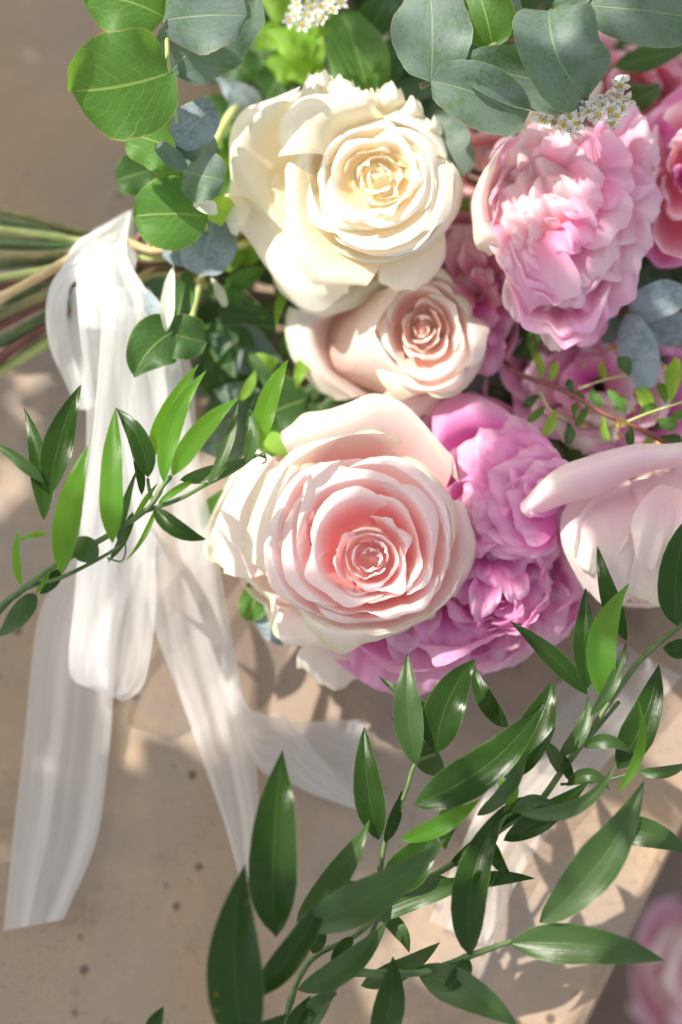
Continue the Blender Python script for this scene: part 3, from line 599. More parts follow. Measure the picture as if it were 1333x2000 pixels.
patch(pe, [[(955,400,6.4),(1000,430,6.6),(1060,440,6.9)],
           [(958,440,7.3),(1010,470,7.6),(1090,470,7.9)],
           [(985,500,7.2),(1040,540,7.4),(1130,530,7.7)],
           [(1010,628,6.2),(1060,600,6.8),(1135,570,7.2)]], 'pink_out', seed=43, ruf=4, rufh=.12)
patch(pe, [[(1000,330,6.2),(980,380,6.2),(975,420,6.2),(1000,470,6.0)],
           [(970,320,7.2),(955,380,7.1),(960,430,7.0),(995,490,6.6)],
           [(990,272,7.9),(946,350,7.8),(942,430,7.6),(988,485,7.2)],
           [(1005,258,7.6),(932,350,7.2),(926,455,6.9),(950,503,6.5)]], 'blush_out', seed=42, ruf=4, rufh=.15)
pf = flower_root(1330, 360, 5.8, 'peony', 'hot pink peony cut off by the right edge of the photo', 'peony', 'pink peonies')
OF = [(1262,230),(1300,180),(1360,150),(1420,200),(1450,350),(1430,500),(1340,545),(1280,545),(1252,510),(1262,430),(1270,330)]
F = flower_frame(pf, 1340, 350, OF, Rm=80)
peony(F, 6.2, None, 51, [(0.3, 5, -.3, 1.2, .1, .09, 'magenta', 1.6), (0.55, 6, 0, 1.7, .1, .1, 'pink', 1.5), (0.78, 7, -.2, 2, .08, .1, 'pink', 1.4), (0.96, 7, -.8, 2.2, .05, .09, 'mag_out', 1.4)])

HOFF = 0.0
pg = flower_root(1240, 1020, 4.5, 'blush_rose', 'pale dusty pink rose at the right edge with one petal curled out to the left', 'rose', 'blush roses')
OG = [(1085,960),(1120,920),(1180,890),(1250,868),(1340,880),(1420,950),(1430,1080),(1380,1160),(1300,1190),(1220,1200),(1150,1170),(1110,1090)]
F = flower_frame(pg, 1280, 990, OG, Rm=110)
rose(F, 4.6, ['pale'], core=0.4, n_core=5, seed=61, rings=[(0.55, 4, 0, 1.6, .1, .2, .06, 'pale', 1.5), (0.75, 5, 0, 2.0, .08, .25, .06, 'pale', 1.4), (0.95, 5, -.4, 2.2, .06, .4, .05, 'pale', 1.35)])
patch(pg, [[(1036,1012,6.8),(1100,986,6.5),(1175,966,6.2),(1230,936,6.2),(1300,916,6.2),(1400,910,6.0)],
           [(1026,1006,7.1),(1090,966,7.2),(1170,940,7.3),(1240,912,7.2),(1310,900,7.0),(1400,896,6.6)],
           [(1018,997,7.1),(1078,945,7.4),(1160,908,7.6),(1240,884,7.4),(1320,880,7.1),(1400,880,6.7)],
           [(1016,984,6.8),(1070,932,7.0),(1150,888,7.0),(1230,868,6.8),(1310,866,6.6),(1400,866,6.2)]], 'pale', seed=62, ruf=3, rufh=.10)
patch(pg, [[(1150,950,5.9),(1230,950,6.0),(1300,930,6.0)],
           [(1100,1000,6.1),(1190,1030,6.5),(1290,1010,6.5)],
           [(1100,1070,5.8),(1180,1100,6.2),(1270,1090,6.3)],
           [(1140,1150,5.0),(1190,1185,5.4),(1250,1165,5.7)]], 'pale', seed=63, ruf=4, rufh=.12)
fan(pg, (1200,960,6.0), (1150,1120,6.2), 110, 'pale', seed=401, ruf=4, cup=.3, pleat=.12)
fan(pg, (1310,950,6.5), (1270,1110,6.9), 120, 'pale', seed=402, ruf=4, cup=.3, pleat=.12)
patch(pg, [[(1230,940,6.1),(1290,930,6.2),(1380,920,6.2)],
           [(1250,1000,6.7),(1310,1010,6.8),(1390,990,6.6)],
           [(1240,1080,6.5),(1310,1100,6.7),(1390,1080,6.4)],
           [(1225,1150,5.9),(1300,1190,6.0),(1380,1170,5.8)]], 'pale', seed=66, ruf=4, rufh=.12)
for i, (bx, by, tx, ty, wd, hh) in enumerate([(1250,960,1170,1150,130,5.0), (1280,960,1250,1175,130,5.2), (1330,960,1330,1180,140,5.0), (1230,940,1120,1070,110,4.9), (1290,930,1225,1100,90,5.6), (1330,920,1290,1090,110,5.8), (1345,900,1345,1040,90,6.0)]):
    fan(pg, (bx, by, hh-.6), (tx, ty, hh-.5), wd, 'pale', seed=290+i, ruf=4, cup=.35, rufh=.12, pleat=.12)
ph_ = flower_root(935, 570, 4.6, 'peony', 'dusky rose pink bloom in shadow between the small peach rose and the salmon peony', 'peony', 'pink peonies')
OH = [(862,430),(910,418),(960,470),(985,530),(1008,590),(1012,650),(985,700),(950,738),(918,730),(900,690),(880,640),(860,560),(850,490)]
F = flower_frame(ph_, 930, 560, OH, Rm=70)
peony(F, 4.9, None, 71, [(0.3, 4, 0, 1.2, .1, .09, 'dusk', 1.6), (0.6, 6, .1, 1.6, .1, .1, 'dusk', 1.5), (0.8, 7, -.1, 2, .08, .1, 'dusk', 1.4), (1.0, 7, -.5, 2.2, .05, .09, 'dusk', 1.4)])

for i, (bx, by, tx, ty, wd, mk, hh) in enumerate([(920,560,900,440,90,'dusk',5.0), (940,540,960,470,90,'dusk',5.1), (930,600,885,540,90,'dusk',5.0), (950,580,1000,590,110,'mag_out',5.0), (940,600,985,660,110,'mag_out',5.0), (930,620,950,735,100,'mag_out',4.9), (920,600,915,690,90,'pink_out',4.8),
      (930,540,915,470,60,'dusk',5.5), (940,580,975,560,70,'dusk',5.4), (930,590,950,650,70,'mag_out',5.4), (920,570,895,590,60,'dusk',5.5), (935,560,950,520,50,'dusk',5.6)]):
    fan(ph_, (bx, by, hh-.7), (tx, ty, hh), wd, mk, seed=310+i, ruf=4, cup=.35, pleat=.16)
pi_ = flower_root(1130, 770, 2.8, 'peony', 'soft mauve pink peony low behind the spirea twig and its small leaves', 'peony', 'pink peonies')
OI = [(960,700),(1030,640),(1120,630),(1220,620),(1340,640),(1420,720),(1400,860),(1300,900),(1180,900),(1060,880),(990,820),(950,760)]
F = flower_frame(pi_, 1170, 760, OI, Rm=140)
peony(F, 4.0, None, 81, [(0.3, 6, 0, 1.2, .1, .06, 'pink_out', 1.6), (0.6, 7, .1, 1.6, .1, .07, 'pink_out', 1.5), (0.8, 8, -.1, 1.8, .08, .07, 'mag_out', 1.4), (1.0, 8, -.5, 1.8, .05, .06, 'pink_out', 1.4)])

for i, (bx, by, tx, ty, wd, hh) in enumerate([(1140,750,1040,690,160,3.9), (1170,740,1120,650,150,4.0), (1200,740,1220,650,160,4.0), (1220,770,1310,730,160,3.9), (1180,790,1240,870,160,3.9), (1150,790,1130,880,150,4.0), (1120,770,1020,800,160,3.9), (1160,760,1090,770,120,4.4), (1180,770,1200,830,120,4.4), (1180,750,1240,730,120,4.4), (1160,740,1150,690,110,4.5), (1165,765,1165,800,80,4.7)]):
    fan(pi_, (bx, by, hh-.8), (tx, ty, hh), wd, ['pink_out', 'mag_out', 'pale'][i % 3], seed=340+i, ruf=5, cup=.35, pleat=.16)
pj = flower_root(930, 330, 3.6, 'blush_rose', 'salmon pink bloom mostly hidden between the cream rose and the salmon peony', 'rose', 'blush roses')
OJ = [(850,270),(920,230),(1000,220),(1060,260),(1040,330),(980,400),(920,430),(860,420),(840,350)]
F = flower_frame(pj, 945, 320, OJ, Rm=80)
rose(F, 4.2, ['peach'], core=0.4, n_core=4, seed=91, rings=[(0.6, 4, 0, 1.4, .1, .2, .06, 'blush', 1.5), (0.95, 5, -.2, 1.8, .08, .3, .06, 'dusk', 1.4)])
pk_ = flower_root(1230, 160, 3.8, 'peony', 'deep rose bloom in shade under the top right eucalyptus leaf', 'peony', 'pink peonies')
OK_ = [(1080,150),(1160,60),(1260,90),(1360,110),(1400,180),(1360,260),(1280,280),(1200,260),(1120,230)]
F = flower_frame(pk_, 1240, 170, OK_, Rm=90)
peony(F, 4.0, None, 101, [(0.4, 4, 0, 1.2, .1, .06, 'dusk', 1.6), (0.7, 5, .1, 1.6, .1, .07, 'dusk', 1.5), (1.0, 6, -.2, 1.8, .06, .06, 'dusk', 1.4)])
pl_ = flower_root(1080, 190, 4.2, 'cream_rose', 'pale yellow rose half hidden behind the spirea cluster and eucalyptus on the right', 'rose')
F = flower_frame(pl_, 1060, 180, [(980,160),(1040,90),(1120,110),(1160,180),(1120,250),(1050,280),(1000,250)], Rm=70)
rose(F, 4.8, ['cream'], core=0.4, n_core=3, seed=95, rings=[(0.65, 4, 0, 1.4, .1, .2, .06, 'cream_out', 1.5), (0.95, 5, -.2, 1.8, .08, .3, .06, 'cream_out', 1.4)])

# second bouquet on the lower step, far out of focus
pm = empty('peony', (U(1330, 1900, -24)), 'out of focus lilac pink flower lying below the stone ledge at the bottom right corner', 'peony', 'pink peonies')
F = flower_frame(pm, 1375, 1910, [(1225,1880),(1260,1800),(1340,1760),(1440,1800),(1480,1900),(1440,2000),(1340,2040),(1260,1980)], Rm=110)
peony(F, -20, None, 111, [(0.3, 5, 0, 1.2, .1, .06, 'mag_out', 1.6), (0.6, 6, .1, 1.6, .1, .07, 'pale', 1.5), (0.8, 6, 0, 1.8, .1, .07, 'pale', 1.5), (1.0, 8, -.4, 1.8, .05, .06, 'pink_out', 1.4)])

# ------------------------------------------------------------------ cut stems
stems = empty('stem_bundle', U(120, 560, 0), 'bundle of cut green, tan and reddish flower stems at the left edge', 'stems')
SL = [(-60,395,3.2,225,470,4.6,'stem_m',9),(-60,440,4.0,220,480,5.0,'stem_l',9),(-60,470,3.6,215,490,5.0,'stem_g',14),(-60,505,4.2,220,490,5.2,'stem_m',12),(-60,548,4.2,200,505,5.3,'stem_l',10),
      (-60,615,4.8,215,470,5.6,'stem_t',11),(-60,640,4.2,230,500,5.2,'stem_m',13),(-60,668,3.8,225,520,5.0,'stem_r',11),(-60,700,3.0,240,530,4.4,'stem_g',13),(-60,740,3.2,235,545,4.2,'stem_r',12),
      (-60,762,2.6,240,560,3.8,'stem_l',13),(-60,580,3.4,230,510,4.6,'stem_r',10),(-60,520,2.8,220,510,4.0,'stem_g',12),(-60,690,2.2,225,550,3.4,'stem_m',12),(-60,600,2.4,225,530,3.6,'stem_g',14),
      (-60,470,2.2,215,490,3.6,'stem_t',10),(-60,640,1.8,225,550,3.0,'stem_g',13),(-60,560,1.8,225,520,3.0,'stem_m',14),(-60,420,2.2,215,470,3.4,'stem_g',11)]
for i, (x0, y0, h0, x1, y1, h1, mk, r) in enumerate(SL):
    rs = np.random.RandomState(i)
    tube('stem', [(x0, y0, h0), ((x0+x1)/2-10, (y0*.55+y1*.45)+rs.uniform(-6, 6), (h0+h1)/2+.2), (x1, y1, h1), (330, 500+(y1-500)*.5, h1), (470+rs.uniform(-30, 60), 430+(y1-500)*2.2+rs.uniform(-40, 40), h1-.6)], r*1.0, r*.7, M[mk], stems, n=8, seg=26)
tube('stem', [(215,560,4.8),(262,480,5.2),(300,420,5.2)], 9, 8, M['stem_r'], stems)
tube('stem', [(225,575,4.4),(285,490,4.6),(340,440,4.6)], 7, 6, M['stem_t'], stems)
tube('stem', [(235,560,4.4),(300,520,4.6),(370,470,4.6)], 7, 6, M['stem_t'], stems)
tube('stem', [(370,640,4.6),(390,560,5.0),(402,510,5.2)], 7, 6, M['stem_l'], stems)
tube('stem', [(410,300,5.0),(440,240,5.4),(468,195,5.6)], 10, 8, M['stem_l'], stems)

# ------------------------------------------------------------------ ribbon
rib = empty('ribbon', U(200, 560, 0), 'sheer white silk ribbon knotted round the flower stems with long tails on the stone', 'ribbon')
def strip(name, L, Rr, mat, folds=0.158, nf=1.55, seed=0, nu=56, nv=90, label=None):
    """L, Rr: matching lists of (px,py,h) down the left and right edge"""
    rs = np.random.RandomState(seed)
    A = catmull(L, nv); B = catmull(Rr, nv); u = np.linspace(0, 1, nu)
    P = A[None]*(1-u)[:, None, None]+B[None]*u[:, None, None]
    v = np.linspace(0, 1, nv)[None, :]; uu = u[:, None]
    p = rs.uniform(0, 6, 4)
    f = np.sin(2*np.pi*nf*uu+p[0]+1.5*np.sin(2.2*v+p[1]))+0.22*np.sin(2*np.pi*nf*2.3*uu+p[2]+2*v)
    P[..., 2] += folds*f*(0.35+0.65*np.sin(np.pi*np.clip(v*0.9, 0, 1)))
    q_ = rs.uniform(0, 6, 8); cr = np.sin(23*uu+5*v+q_[0])*np.sin(19*v-4*uu+q_[1])+.7*np.sin(41*uu-13*v+q_[2])*np.sin(33*v+9*uu+q_[3])+.6*np.sin(9*uu+31*v+q_[4])
    P[..., 2] += 0.012*cr
    P[..., 2] = np.maximum(P[..., 2], 0.12+0.02*nf)
    return grid_obj(name, U(P[..., 0], P[..., 1], P[..., 2]), M[mat], rib, label)
strip('wrap', [(262,408,4.4),(205,440,6.0),(150,474,6.2),(118,530,5.6),(130,560,4.6)], [(262,470,4.6),(268,500,5.8),(262,540,6.2),(258,565,5.8),(250,580,5.0)], 'ribbon_d', folds=0.138, nf=1.36, seed=1)
strip('wrap', [(140,470,4.2),(150,500,6.3),(150,560,6.6),(160,640,6.4)], [(256,410,4.8),(250,500,6.4),(300,590,6.4),(310,650,5.8)], 'ribbon_d', folds=0.158, nf=1.24, seed=2)
strip('loop', [(150,500,6.4),(108,540,6.3),(90,600,6.0),(98,680,5.4),(125,740,4.8),(150,800,4.2)], [(160,540,6.4),(138,560,5.9),(132,610,5.4),(140,680,4.8),(158,740,4.4),(176,800,4.0)], 'ribbon_d', folds=0.075, nf=0.62, seed=3)
strip('loop', [(150,560,6.0),(138,570,4.6),(128,620,3.8),(140,700,3.4),(165,790,3.2)], [(160,570,6.2),(170,640,5.0),(172,700,4.4),(180,760,4.0),(190,800,3.8)], 'ribbon_d', folds=0.063, nf=0.62, seed=4)
strip('tail', [(150,560,6.7),(155,640,6.4),(168,760,5.6),(168,900,4.4),(150,1050,3.0),(120,1120,2.4),(80,1190,1.6),(62,1300,0.9),(50,1430,0.6),(28,1620,0.45),(8,1818,0.3)],
      [(270,560,6.6),(300,640,6.2),(330,760,5.2),(330,900,4.2),(290,1050,3.2),(262,1130,2.6),(235,1220,1.8),(222,1330,1.0),(214,1450,0.6),(188,1640,0.5),(124,1796,0.3)], 'ribbon', folds=0.138, nf=1.86, seed=5, nv=110)
strip('loop', [(200,600,6.9),(190,760,6.2),(172,930,5.2),(155,1060,4.2),(145,1180,3.2),(135,1285,2.7),(146,1330,2.4),(200,1352,2.2)],
      [(330,600,6.2),(345,760,5.4),(330,930,4.8),(305,1060,4.0),(304,1190,3.0),(292,1290,2.6),(276,1345,2.3),(240,1370,2.2)], 'ribbon', folds=0.177, nf=1.12, seed=6)
strip('tail', [(215,640,6.5),(235,800,5.8),(255,950,5.0),(275,1080,3.8),(300,1220,2.2),(345,1340,1.2),(392,1470,0.8),(440,1610,0.6),(474,1735,0.4)],
      [(340,640,5.8),(362,760,5.2),(392,920,4.6),(425,1080,3.6),(448,1220,2.4),(470,1330,1.4),(495,1450,0.9),(506,1600,0.7),(490,1742,0.4)], 'ribbon', folds=0.126, nf=1.55, seed=8, nv=100)
strip('tail', [(290,560,5.6),(340,640,5.0),(375,720,4.4),(385,850,3.9),(400,960,3.4),(420,1080,2.8)], [(250,600,5.8),(280,700,5.4),(300,800,4.8),(320,920,4.2),(340,1020,3.6),(380,1120,3.0)], 'ribbon', folds=0.095, nf=0.93, seed=9)
strip('tail', [(440,1180,1.5),(478,1372,1.3),(560,1402,1.1),(610,1460,0.9),(660,1520,0.7),(710,1582,0.4)], [(430,1330,1.3),(500,1492,1.1),(550,1520,0.9),(610,1550,0.7),(660,1568,0.6),(708,1584,0.35)], 'ribbon', folds=0.051, nf=0.62, seed=10)
strip('tail', [(1180,1240,1.0),(1050,1390,0.9),(960,1530,0.8),(900,1660,0.7),(840,1800,0.6)], [(1330,1320,1.0),(1200,1470,0.9),(1090,1600,0.8),(1010,1720,0.7),(960,1850,0.6)], 'strip_s', folds=0.12, nf=2, seed=12)  # pale, very sheer strip lying low under the leaves
strip('tail', [(545,1412,0.7),(600,1410,0.5),(660,1408,0.4),(716,1406,0.4)], [(600,1470,0.4),(640,1510,0.35),(680,1550,0.3),(714,1586,0.3)], 'ribbon', folds=0.038, nf=0.93, seed=11)

# ------------------------------------------------------------------ eucalyptus, left
el = empty('eucalyptus_branch', U(330, 140, 8), 'eucalyptus branch with large round green and grey leaves at the top left', 'eucalyptus branch', 'eucalyptus branches')
tube('stem', [(322,-40,12.4),(326,60,12.2),(330,140,11.8),(342,220,10.6),(352,300,9.4),(362,345,8.6),(400,425,7.6),(402,500,6.4)], 5, 4, M['stem_l'], el)
leaf(el, (336,140,11.8), (140,178,12.0), 205, bend=-8, fold=.03, mat='euc_g', shape='round', arch=.3, roll=4)
leaf(el, (322,34,12.3), (160,-10,12.6), 132, bend=12, fold=.05, mat='euc_g', shape='round', arch=.3, roll=-6)
leaf(el, (318,40,12.5), (482,30,13.0), 140, bend=-6, fold=.03, mat='euc', shape='round', arch=.2, roll=5)
leaf(el, (332,142,11.5), (500,-2,11.6), 165, bend=-10, fold=.05, mat='euc', shape='round', arch=.2, roll=-10)
leaf(el, (344,280,9.9), (420,205,10.3), 86, fold=.04, mat='euc_b', shape='round', arch=.1)
leaf(el, (342,276,9.8), (428,290,9.0), 66, fold=.04, mat='euc', shape='round', arch=.1)
leaf(el, (366,310,9.2), (240,262,9.2), 110, bend=10, fold=.05, mat='euc_g', shape='round', arch=.2)
leaf(el, (362,332,9.6), (306,280,9.9), 36, fold=.12, mat='euc', shape='round', arch=.1)
leaf(el, (360,335,9.3), (440,352,9.6), 104, fold=.04, mat='euc', shape='round', arch=.2)
leaf(el, (385,355,8.4), (292,385,8.2), 84, fold=.05, mat='euc_g', shape='round', arch=.2)
leaf(el, (408,424,8.2), (262,422,8.3), 140, fold=.04, mat='euc_g', shape='round', arch=.2, bend=6)
leaf(el, (398,445,7.0), (318,500,6.8), 95, fold=.04, mat='euc_b', shape='round', arch=.1)
leaf(el, (420,415,7.2), (392,538,7.0), 118, fold=.04, mat='euc_b', shape='round', arch=.1, roll=10)
leaf(el, (408,400,8.6), (455,420,7.6), 60, fold=.04, mat='lime', shape='round', arch=.1)
leaf(el, (425,412,8.8), (380,392,9.0), 28, fold=.25, mat='white_leaf', shape='round', arch=.2)
leaf(el, (300,330,6.6), (228,352,6.4), 84, fold=.05, mat='deep', shape='round', arch=.1)

# hanging dark leaves by the ribbon
hl = empty('leaf_sprig', U(330, 650, 5), 'dark green broad leaves with a pale upturned underside beside the ribbon knot', 'leaf sprig', 'leafy sprigs')
leaf(hl, (345,645,6.8), (262,738,6.6), 110, bend=14, fold=.10, mat='deep', shape='ovate', arch=.2)
leaf(hl, (325,650,6.7), (402,668,6.4), 92, fold=.08, mat='deep', shape='round', arch=.2)
leaf(hl, (325,648,7.0), (340,515,7.0), 34, fold=.25, mat='white_leaf', shape='lance', arch=.3, bend=-4)
leaf(hl, (340,640,6.6), (372,520,6.2), 60, fold=.1, mat='deep', shape='lance', arch=.2)
leaf(hl, (318,640,6.5), (280,560,6.2), 40, fold=.1, mat='euc_b', shape='lance', arch=.2)
tube('stem', [(328,652,6.7),(345,640,6.3),(380,560,5.4),(430,500,4.5)], 4, 4, M['stem_m'], hl)

# ------------------------------------------------------------------ eucalyptus, upper right
er = empty('eucalyptus_branch', U(1000, 90, 8), 'eucalyptus branch with broad grey green leaves above the salmon peony', 'eucalyptus branch', 'eucalyptus branches')
tube('stem', [(820,170,10.6),(845,158,10.7),(905,120,10.9),(965,88,11.0),(1020,60,11.2),(1080,20,11.4),(1150,-30,11.5)], 6, 5, M['stem_m'], er)
leaf(er, (842,158,10.9), (838,-40,11.6), 150, fold=.05, mat='euc', shape='round', arch=.3, bend=4)
leaf(er, (842,158,11.2), (1025,240,10.4), 118, fold=.28, mat='euc', shape='round', arch=.3, bend=-14)
leaf(er, (962,90,11.0), (925,-40,11.6), 108, fold=.08, mat='euc_g', shape='round', arch=.3, bend=4)
leaf(er, (962,90,10.6), (1000,-20,10.9), 70, fold=.08, mat='euc', shape='round', arch=.2)
leaf(er, (905,128,11.3), (1150,190,10.5), 112, fold=.25, mat='euc', shape='round', arch=.3, bend=-8, roll=-8)
leaf(er, (1072,20,12.2), (1142,184,11.4), 170, fold=.24, mat='euc', shape='round', arch=.7, bend=20, roll=16)
leaf(er, (1150,10,12.0), (1380,40,12.3), 130, fold=.06, mat='euc', shape='round', arch=.3, bend=-4)
leaf(er, (1080,18,11.6), (1150,-12,11.6), 40, fold=.1, mat='euc', shape='round', arch=.2)
leaf(er, (850,225,7.6), (905,345,7.4), 96, fold=.05, mat='euc', shape='round', arch=.2)

eq = empty('eucalyptus_branch', U(1230, 620, 4), 'small silver blue eucalyptus leaves on a purple stem at the right edge', 'eucalyptus branch', 'eucalyptus branches')
tube('stem', [(1190,598,5.2),(1226,615,5.6),(1262,632,5.4)], 5, 5, M['stem_r'], eq)
tube('stem', [(1190,598,5.2),(1100,640,3.5),(1000,700,2.5)], 5, 5, M['stem_r'], eq)
leaf(eq, (1228,614,6.0), (1345,570,6.2), 74, fold=.08, mat='euc_b', shape='round', arch=.2, bend=-6)
leaf(eq, (1222,617,6.2), (1262,764,5.8), 74, fold=.06, mat='euc_b', shape='round', arch=.2, bend=-8)
leaf(eq, (1245,625,5.2), (1360,655,5.0), 76, fold=.06, mat='euc_b', shape='round', arch=.1)
leaf(eq, (1215,600,4.8), (1180,670,4.6), 50, fold=.06, mat='euc', shape='round', arch=.1)
leaf(eq, (1245,575,4.8), (1160,560,4.6), 60, fold=.06, mat='euc', shape='round', arch=.1)
leaf(eq, (1010,705,3.6), (896,745,3.4), 76, fold=.05, mat='euc', shape='round', arch=.1)

# eucalyptus behind the big blush rose
eb = empty('eucalyptus_branch', U(470, 1100, 1), 'few small round leaves poking out left of and below the largest blush rose', 'eucalyptus branch', 'eucalyptus branches')
tube('stem', [(560,1000,3.2),(500,1100,3.2),(520,1200,3.0)], 4, 4, M['stem_g'], eb)
leaf(eb, (450,960,3.6), (400,1035,3.5), 62, fold=.05, mat='euc_g', shape='round', arch=.1)
leaf(eb, (440,1010,3.2), (395,1075,3.1), 40, fold=.05, mat='euc_g', shape='round', arch=.1)
leaf(eb, (515,1135,3.6), (482,1212,3.5), 62, fold=.05, mat='euc_g', shape='round', arch=.1)
leaf(eb, (505,1195,3.3), (560,1255,3.2), 52, fold=.05, mat='euc_b', shape='round', arch=.1)

# ------------------------------------------------------------------ ruscus, left sprig
ru = empty('ruscus_branch', U(150, 1080, 4), 'ruscus branch with pointed glossy leaves crossing in front of the white ribbon', 'ruscus branch', 'ruscus branches')
tube('stem', [(-40,1225,8.4),(0,1185,8.6),(40,1155,8.8),(100,1110,9.0),(160,1075,9.2),(230,1035,9.3),(290,992,9.4),(318,950,9.5),(335,930,9.5)], 7, 4.5, M['stem_g'], ru)
tube('stem', [(-40,1240,8.2),(40,1155,8.6),(120,1128,8.9),(200,1088,9.1),(247,1058,9.2)], 5.5, 3, M['stem_g'], ru)
tube('stem', [(280,1000,9.3),(350,975,9.3),(400,948,9.2),(460,918,9.1),(500,890,9.0),(519,893,8.9)], 4.5, 3, M['stem_g'], ru)
tube('stem', [(300,985,9.3),(292,955,9.2),(289,935,9.1)], 3.5, 3, M['stem_g'], ru)
RA = [((97,966,9.4),(158,752,9.8),64,-10,0,'ruscus',.12), ((86,1016,8.8),(47,795,9.2),46,12,15,'ruscus',.1), ((88,945,9.6),(-20,862,9.7),26,6,25,'ruscus_g',.1),
      ((122,1121,9.6),(173,870,10.2),58,-12,0,'ruscus_l',.06), ((220,1060,9.7),(226,795,10.3),52,-4,8,'ruscus_l',.06), ((290,932,9.6),(228,797,9.9),46,14,0,'ruscus',.14),
      ((292,905,9.2),(389,711,9.6),40,-12,0,'ruscus_l',.1), ((321,943,9.8),(403,724,10.1),44,-24,0,'ruscus_l',.1), ((337,929,9.7),(468,776,10.2),50,-14,0,'ruscus_l',.12),
      ((404,951,9.5),(466,784,9.7),24,10,20,'ruscus_g',.15), ((508,868,9.3),(564,702,9.7),46,-12,0,'ruscus_l',.1), ((478,908,9.3),(487,798,9.6),27,12,10,'ruscus_g',.15),
      ((277,966,9.0),(250,860,9.2),22,8,10,'ruscus',.1), ((230,1058,9.2),(272,908,9.4),18,-4,20,'ruscus_g',.15), ((303,992,9.5),(403,1053,9.4),38,12,0,'ruscus',.14),
      ((310,985,9.4),(392,932,9.0),18,-4,15,'ruscus_l',.1), ((352,938,9.1),(492,892,9.2),34,6,0,'ruscus_g',.1), ((190,1096,9.4),(132,1052,9.2),56,4,0,'ruscus_g',.1),
      ((42,1145,9.0),(38,1028,9.4),18,-8,0,'ruscus_l',.1), ((92,1042,9.2),(34,1058,9.3),13,4,0,'ruscus_l',.1), ((66,1158,8.7),(-4,1243,8.3),46,-6,0,'ruscus_g',.12),
      ((70,1160,8.5),(30,1228,8.2),24,-6,0,'ruscus_g',.12), ((116,1112,8.7),(78,1160,8.4),28,-4,0,'ruscus',.1), ((260,1000,9.2),(210,1100,8.8),20,-6,0,'ruscus_g',.2),
      ((310,942,9.0),(240,1060,9.0),14,6,30,'ruscus_l',.2), ((305,990,9.0),(245,1096,9.1),12,-8,0,'ruscus_l',.2), ((70,1160,8.9),(100,1110,9.0),10,2,0,'ruscus_l',.1)]
for i, (b, t, wd, bn, ro, mk, fo) in enumerate(RA): leaf(ru, b, t, wd, bend=bn, roll=ro, fold=fo, mat=mk, arch=.25, seed=200+i)
tube('tendril', [(495,895,9.0),(515,885,9.1),(520,900,9.1),(512,906,9.0)], 2, 1.2, M['stem_g'], ru)
tube('tendril', [(210,1090,9.1),(238,1096,9.2),(246,1070,9.2),(236,1040,9.3)], 2.2, 1.2, M['stem_g'], ru)

# ------------------------------------------------------------------ ruscus, lower right
rr = empty('ruscus_branch', U(1100, 1520, 2), 'ruscus branch with upright dark leaves below the magenta peony, running up to the right edge', 'ruscus branch', 'ruscus branches')
tube('stem', [(1350,1200,6.6),(1325,1225,6.5),(1255,1285,6.4),(1195,1365,6.3),(1150,1435,6.2),(1095,1510,6.0),(1050,1570,5.8),(985,1615,5.6),(880,1690,5.2),(800,1735,4.8),(742,1782,4.6)], 5, 7, M['stem_g'], rr)
tube('stem', [(1210,1370,6.1),(1160,1430,6.0),(1110,1490,5.8)], 4, 4, M['stem_g'], rr)
tube('stem', [(1095,1532,5.9),(1150,1528,6.0),(1200,1520,6.0),(1245,1505,6.1)], 3, 2.5, M['stem_g'], rr)
RB = [((1322,1222,6.7),(1348,1005,7.2),84,-8,0,'ruscus',.12), ((1148,1356,6.7),(997,1213,7.0),42,4,0,'ruscus',.10), ((1147,1345,6.9),(1145,1149,7.4),54,-2,0,'ruscus',.14), ((1224,1252,6.4),(1167,1066,6.8),42,-4,0,'ruscus',.1),
      ((1190,1372,7.0),(1229,1140,7.5),62,-22,0,'ruscus_l',.12), ((1153,1398,7.0),(1224,1250,7.3),28,8,0,'ruscus_g',.1), ((1296,1264,6.5),(1360,1232,6.5),44,12,0,'ruscus',.1), ((1206,1502,6.1),(1288,1298,6.6),76,8,0,'ruscus',.1),
      ((1092,1476,6.3),(1150,1360,6.6),38,12,0,'ruscus_g',.12), ((1246,1506,6.4),(1350,1486,6.5),26,8,0,'ruscus_g',.1), ((1142,1460,6.5),(1232,1472,6.6),30,-12,0,'ruscus_g',.14), ((1108,1535,6.1),(1192,1545,6.4),30,-18,0,'ruscus_g',.14),
      ((985,1642,6.1),(1152,1525,6.6),54,4,0,'ruscus',.1), ((1182,1622,6.2),(1345,1668,6.5),62,-12,0,'ruscus_g',.1), ((880,1735,5.2),(1045,1716,5.6),38,-6,0,'ruscus',.1), ((1040,1560,5.8),(955,1635,5.2),40,6,0,'ruscus',.1), ((1112,1525,5.9),(1095,1470,6.1),22,3,0,'ruscus',.1)]
for i, (b, t, wd, bn, ro, mk, fo) in enumerate(RB): leaf(rr, b, t, wd, bend=bn*1.5, roll=ro, fold=fo, mat=mk, arch=.3, seed=300+i)
leaf(rr, (1205,1548,8.0), (1246,1368,8.6), 20, bend=26, fold=.2, mat='ruscus_l', arch=.3, seed=330)

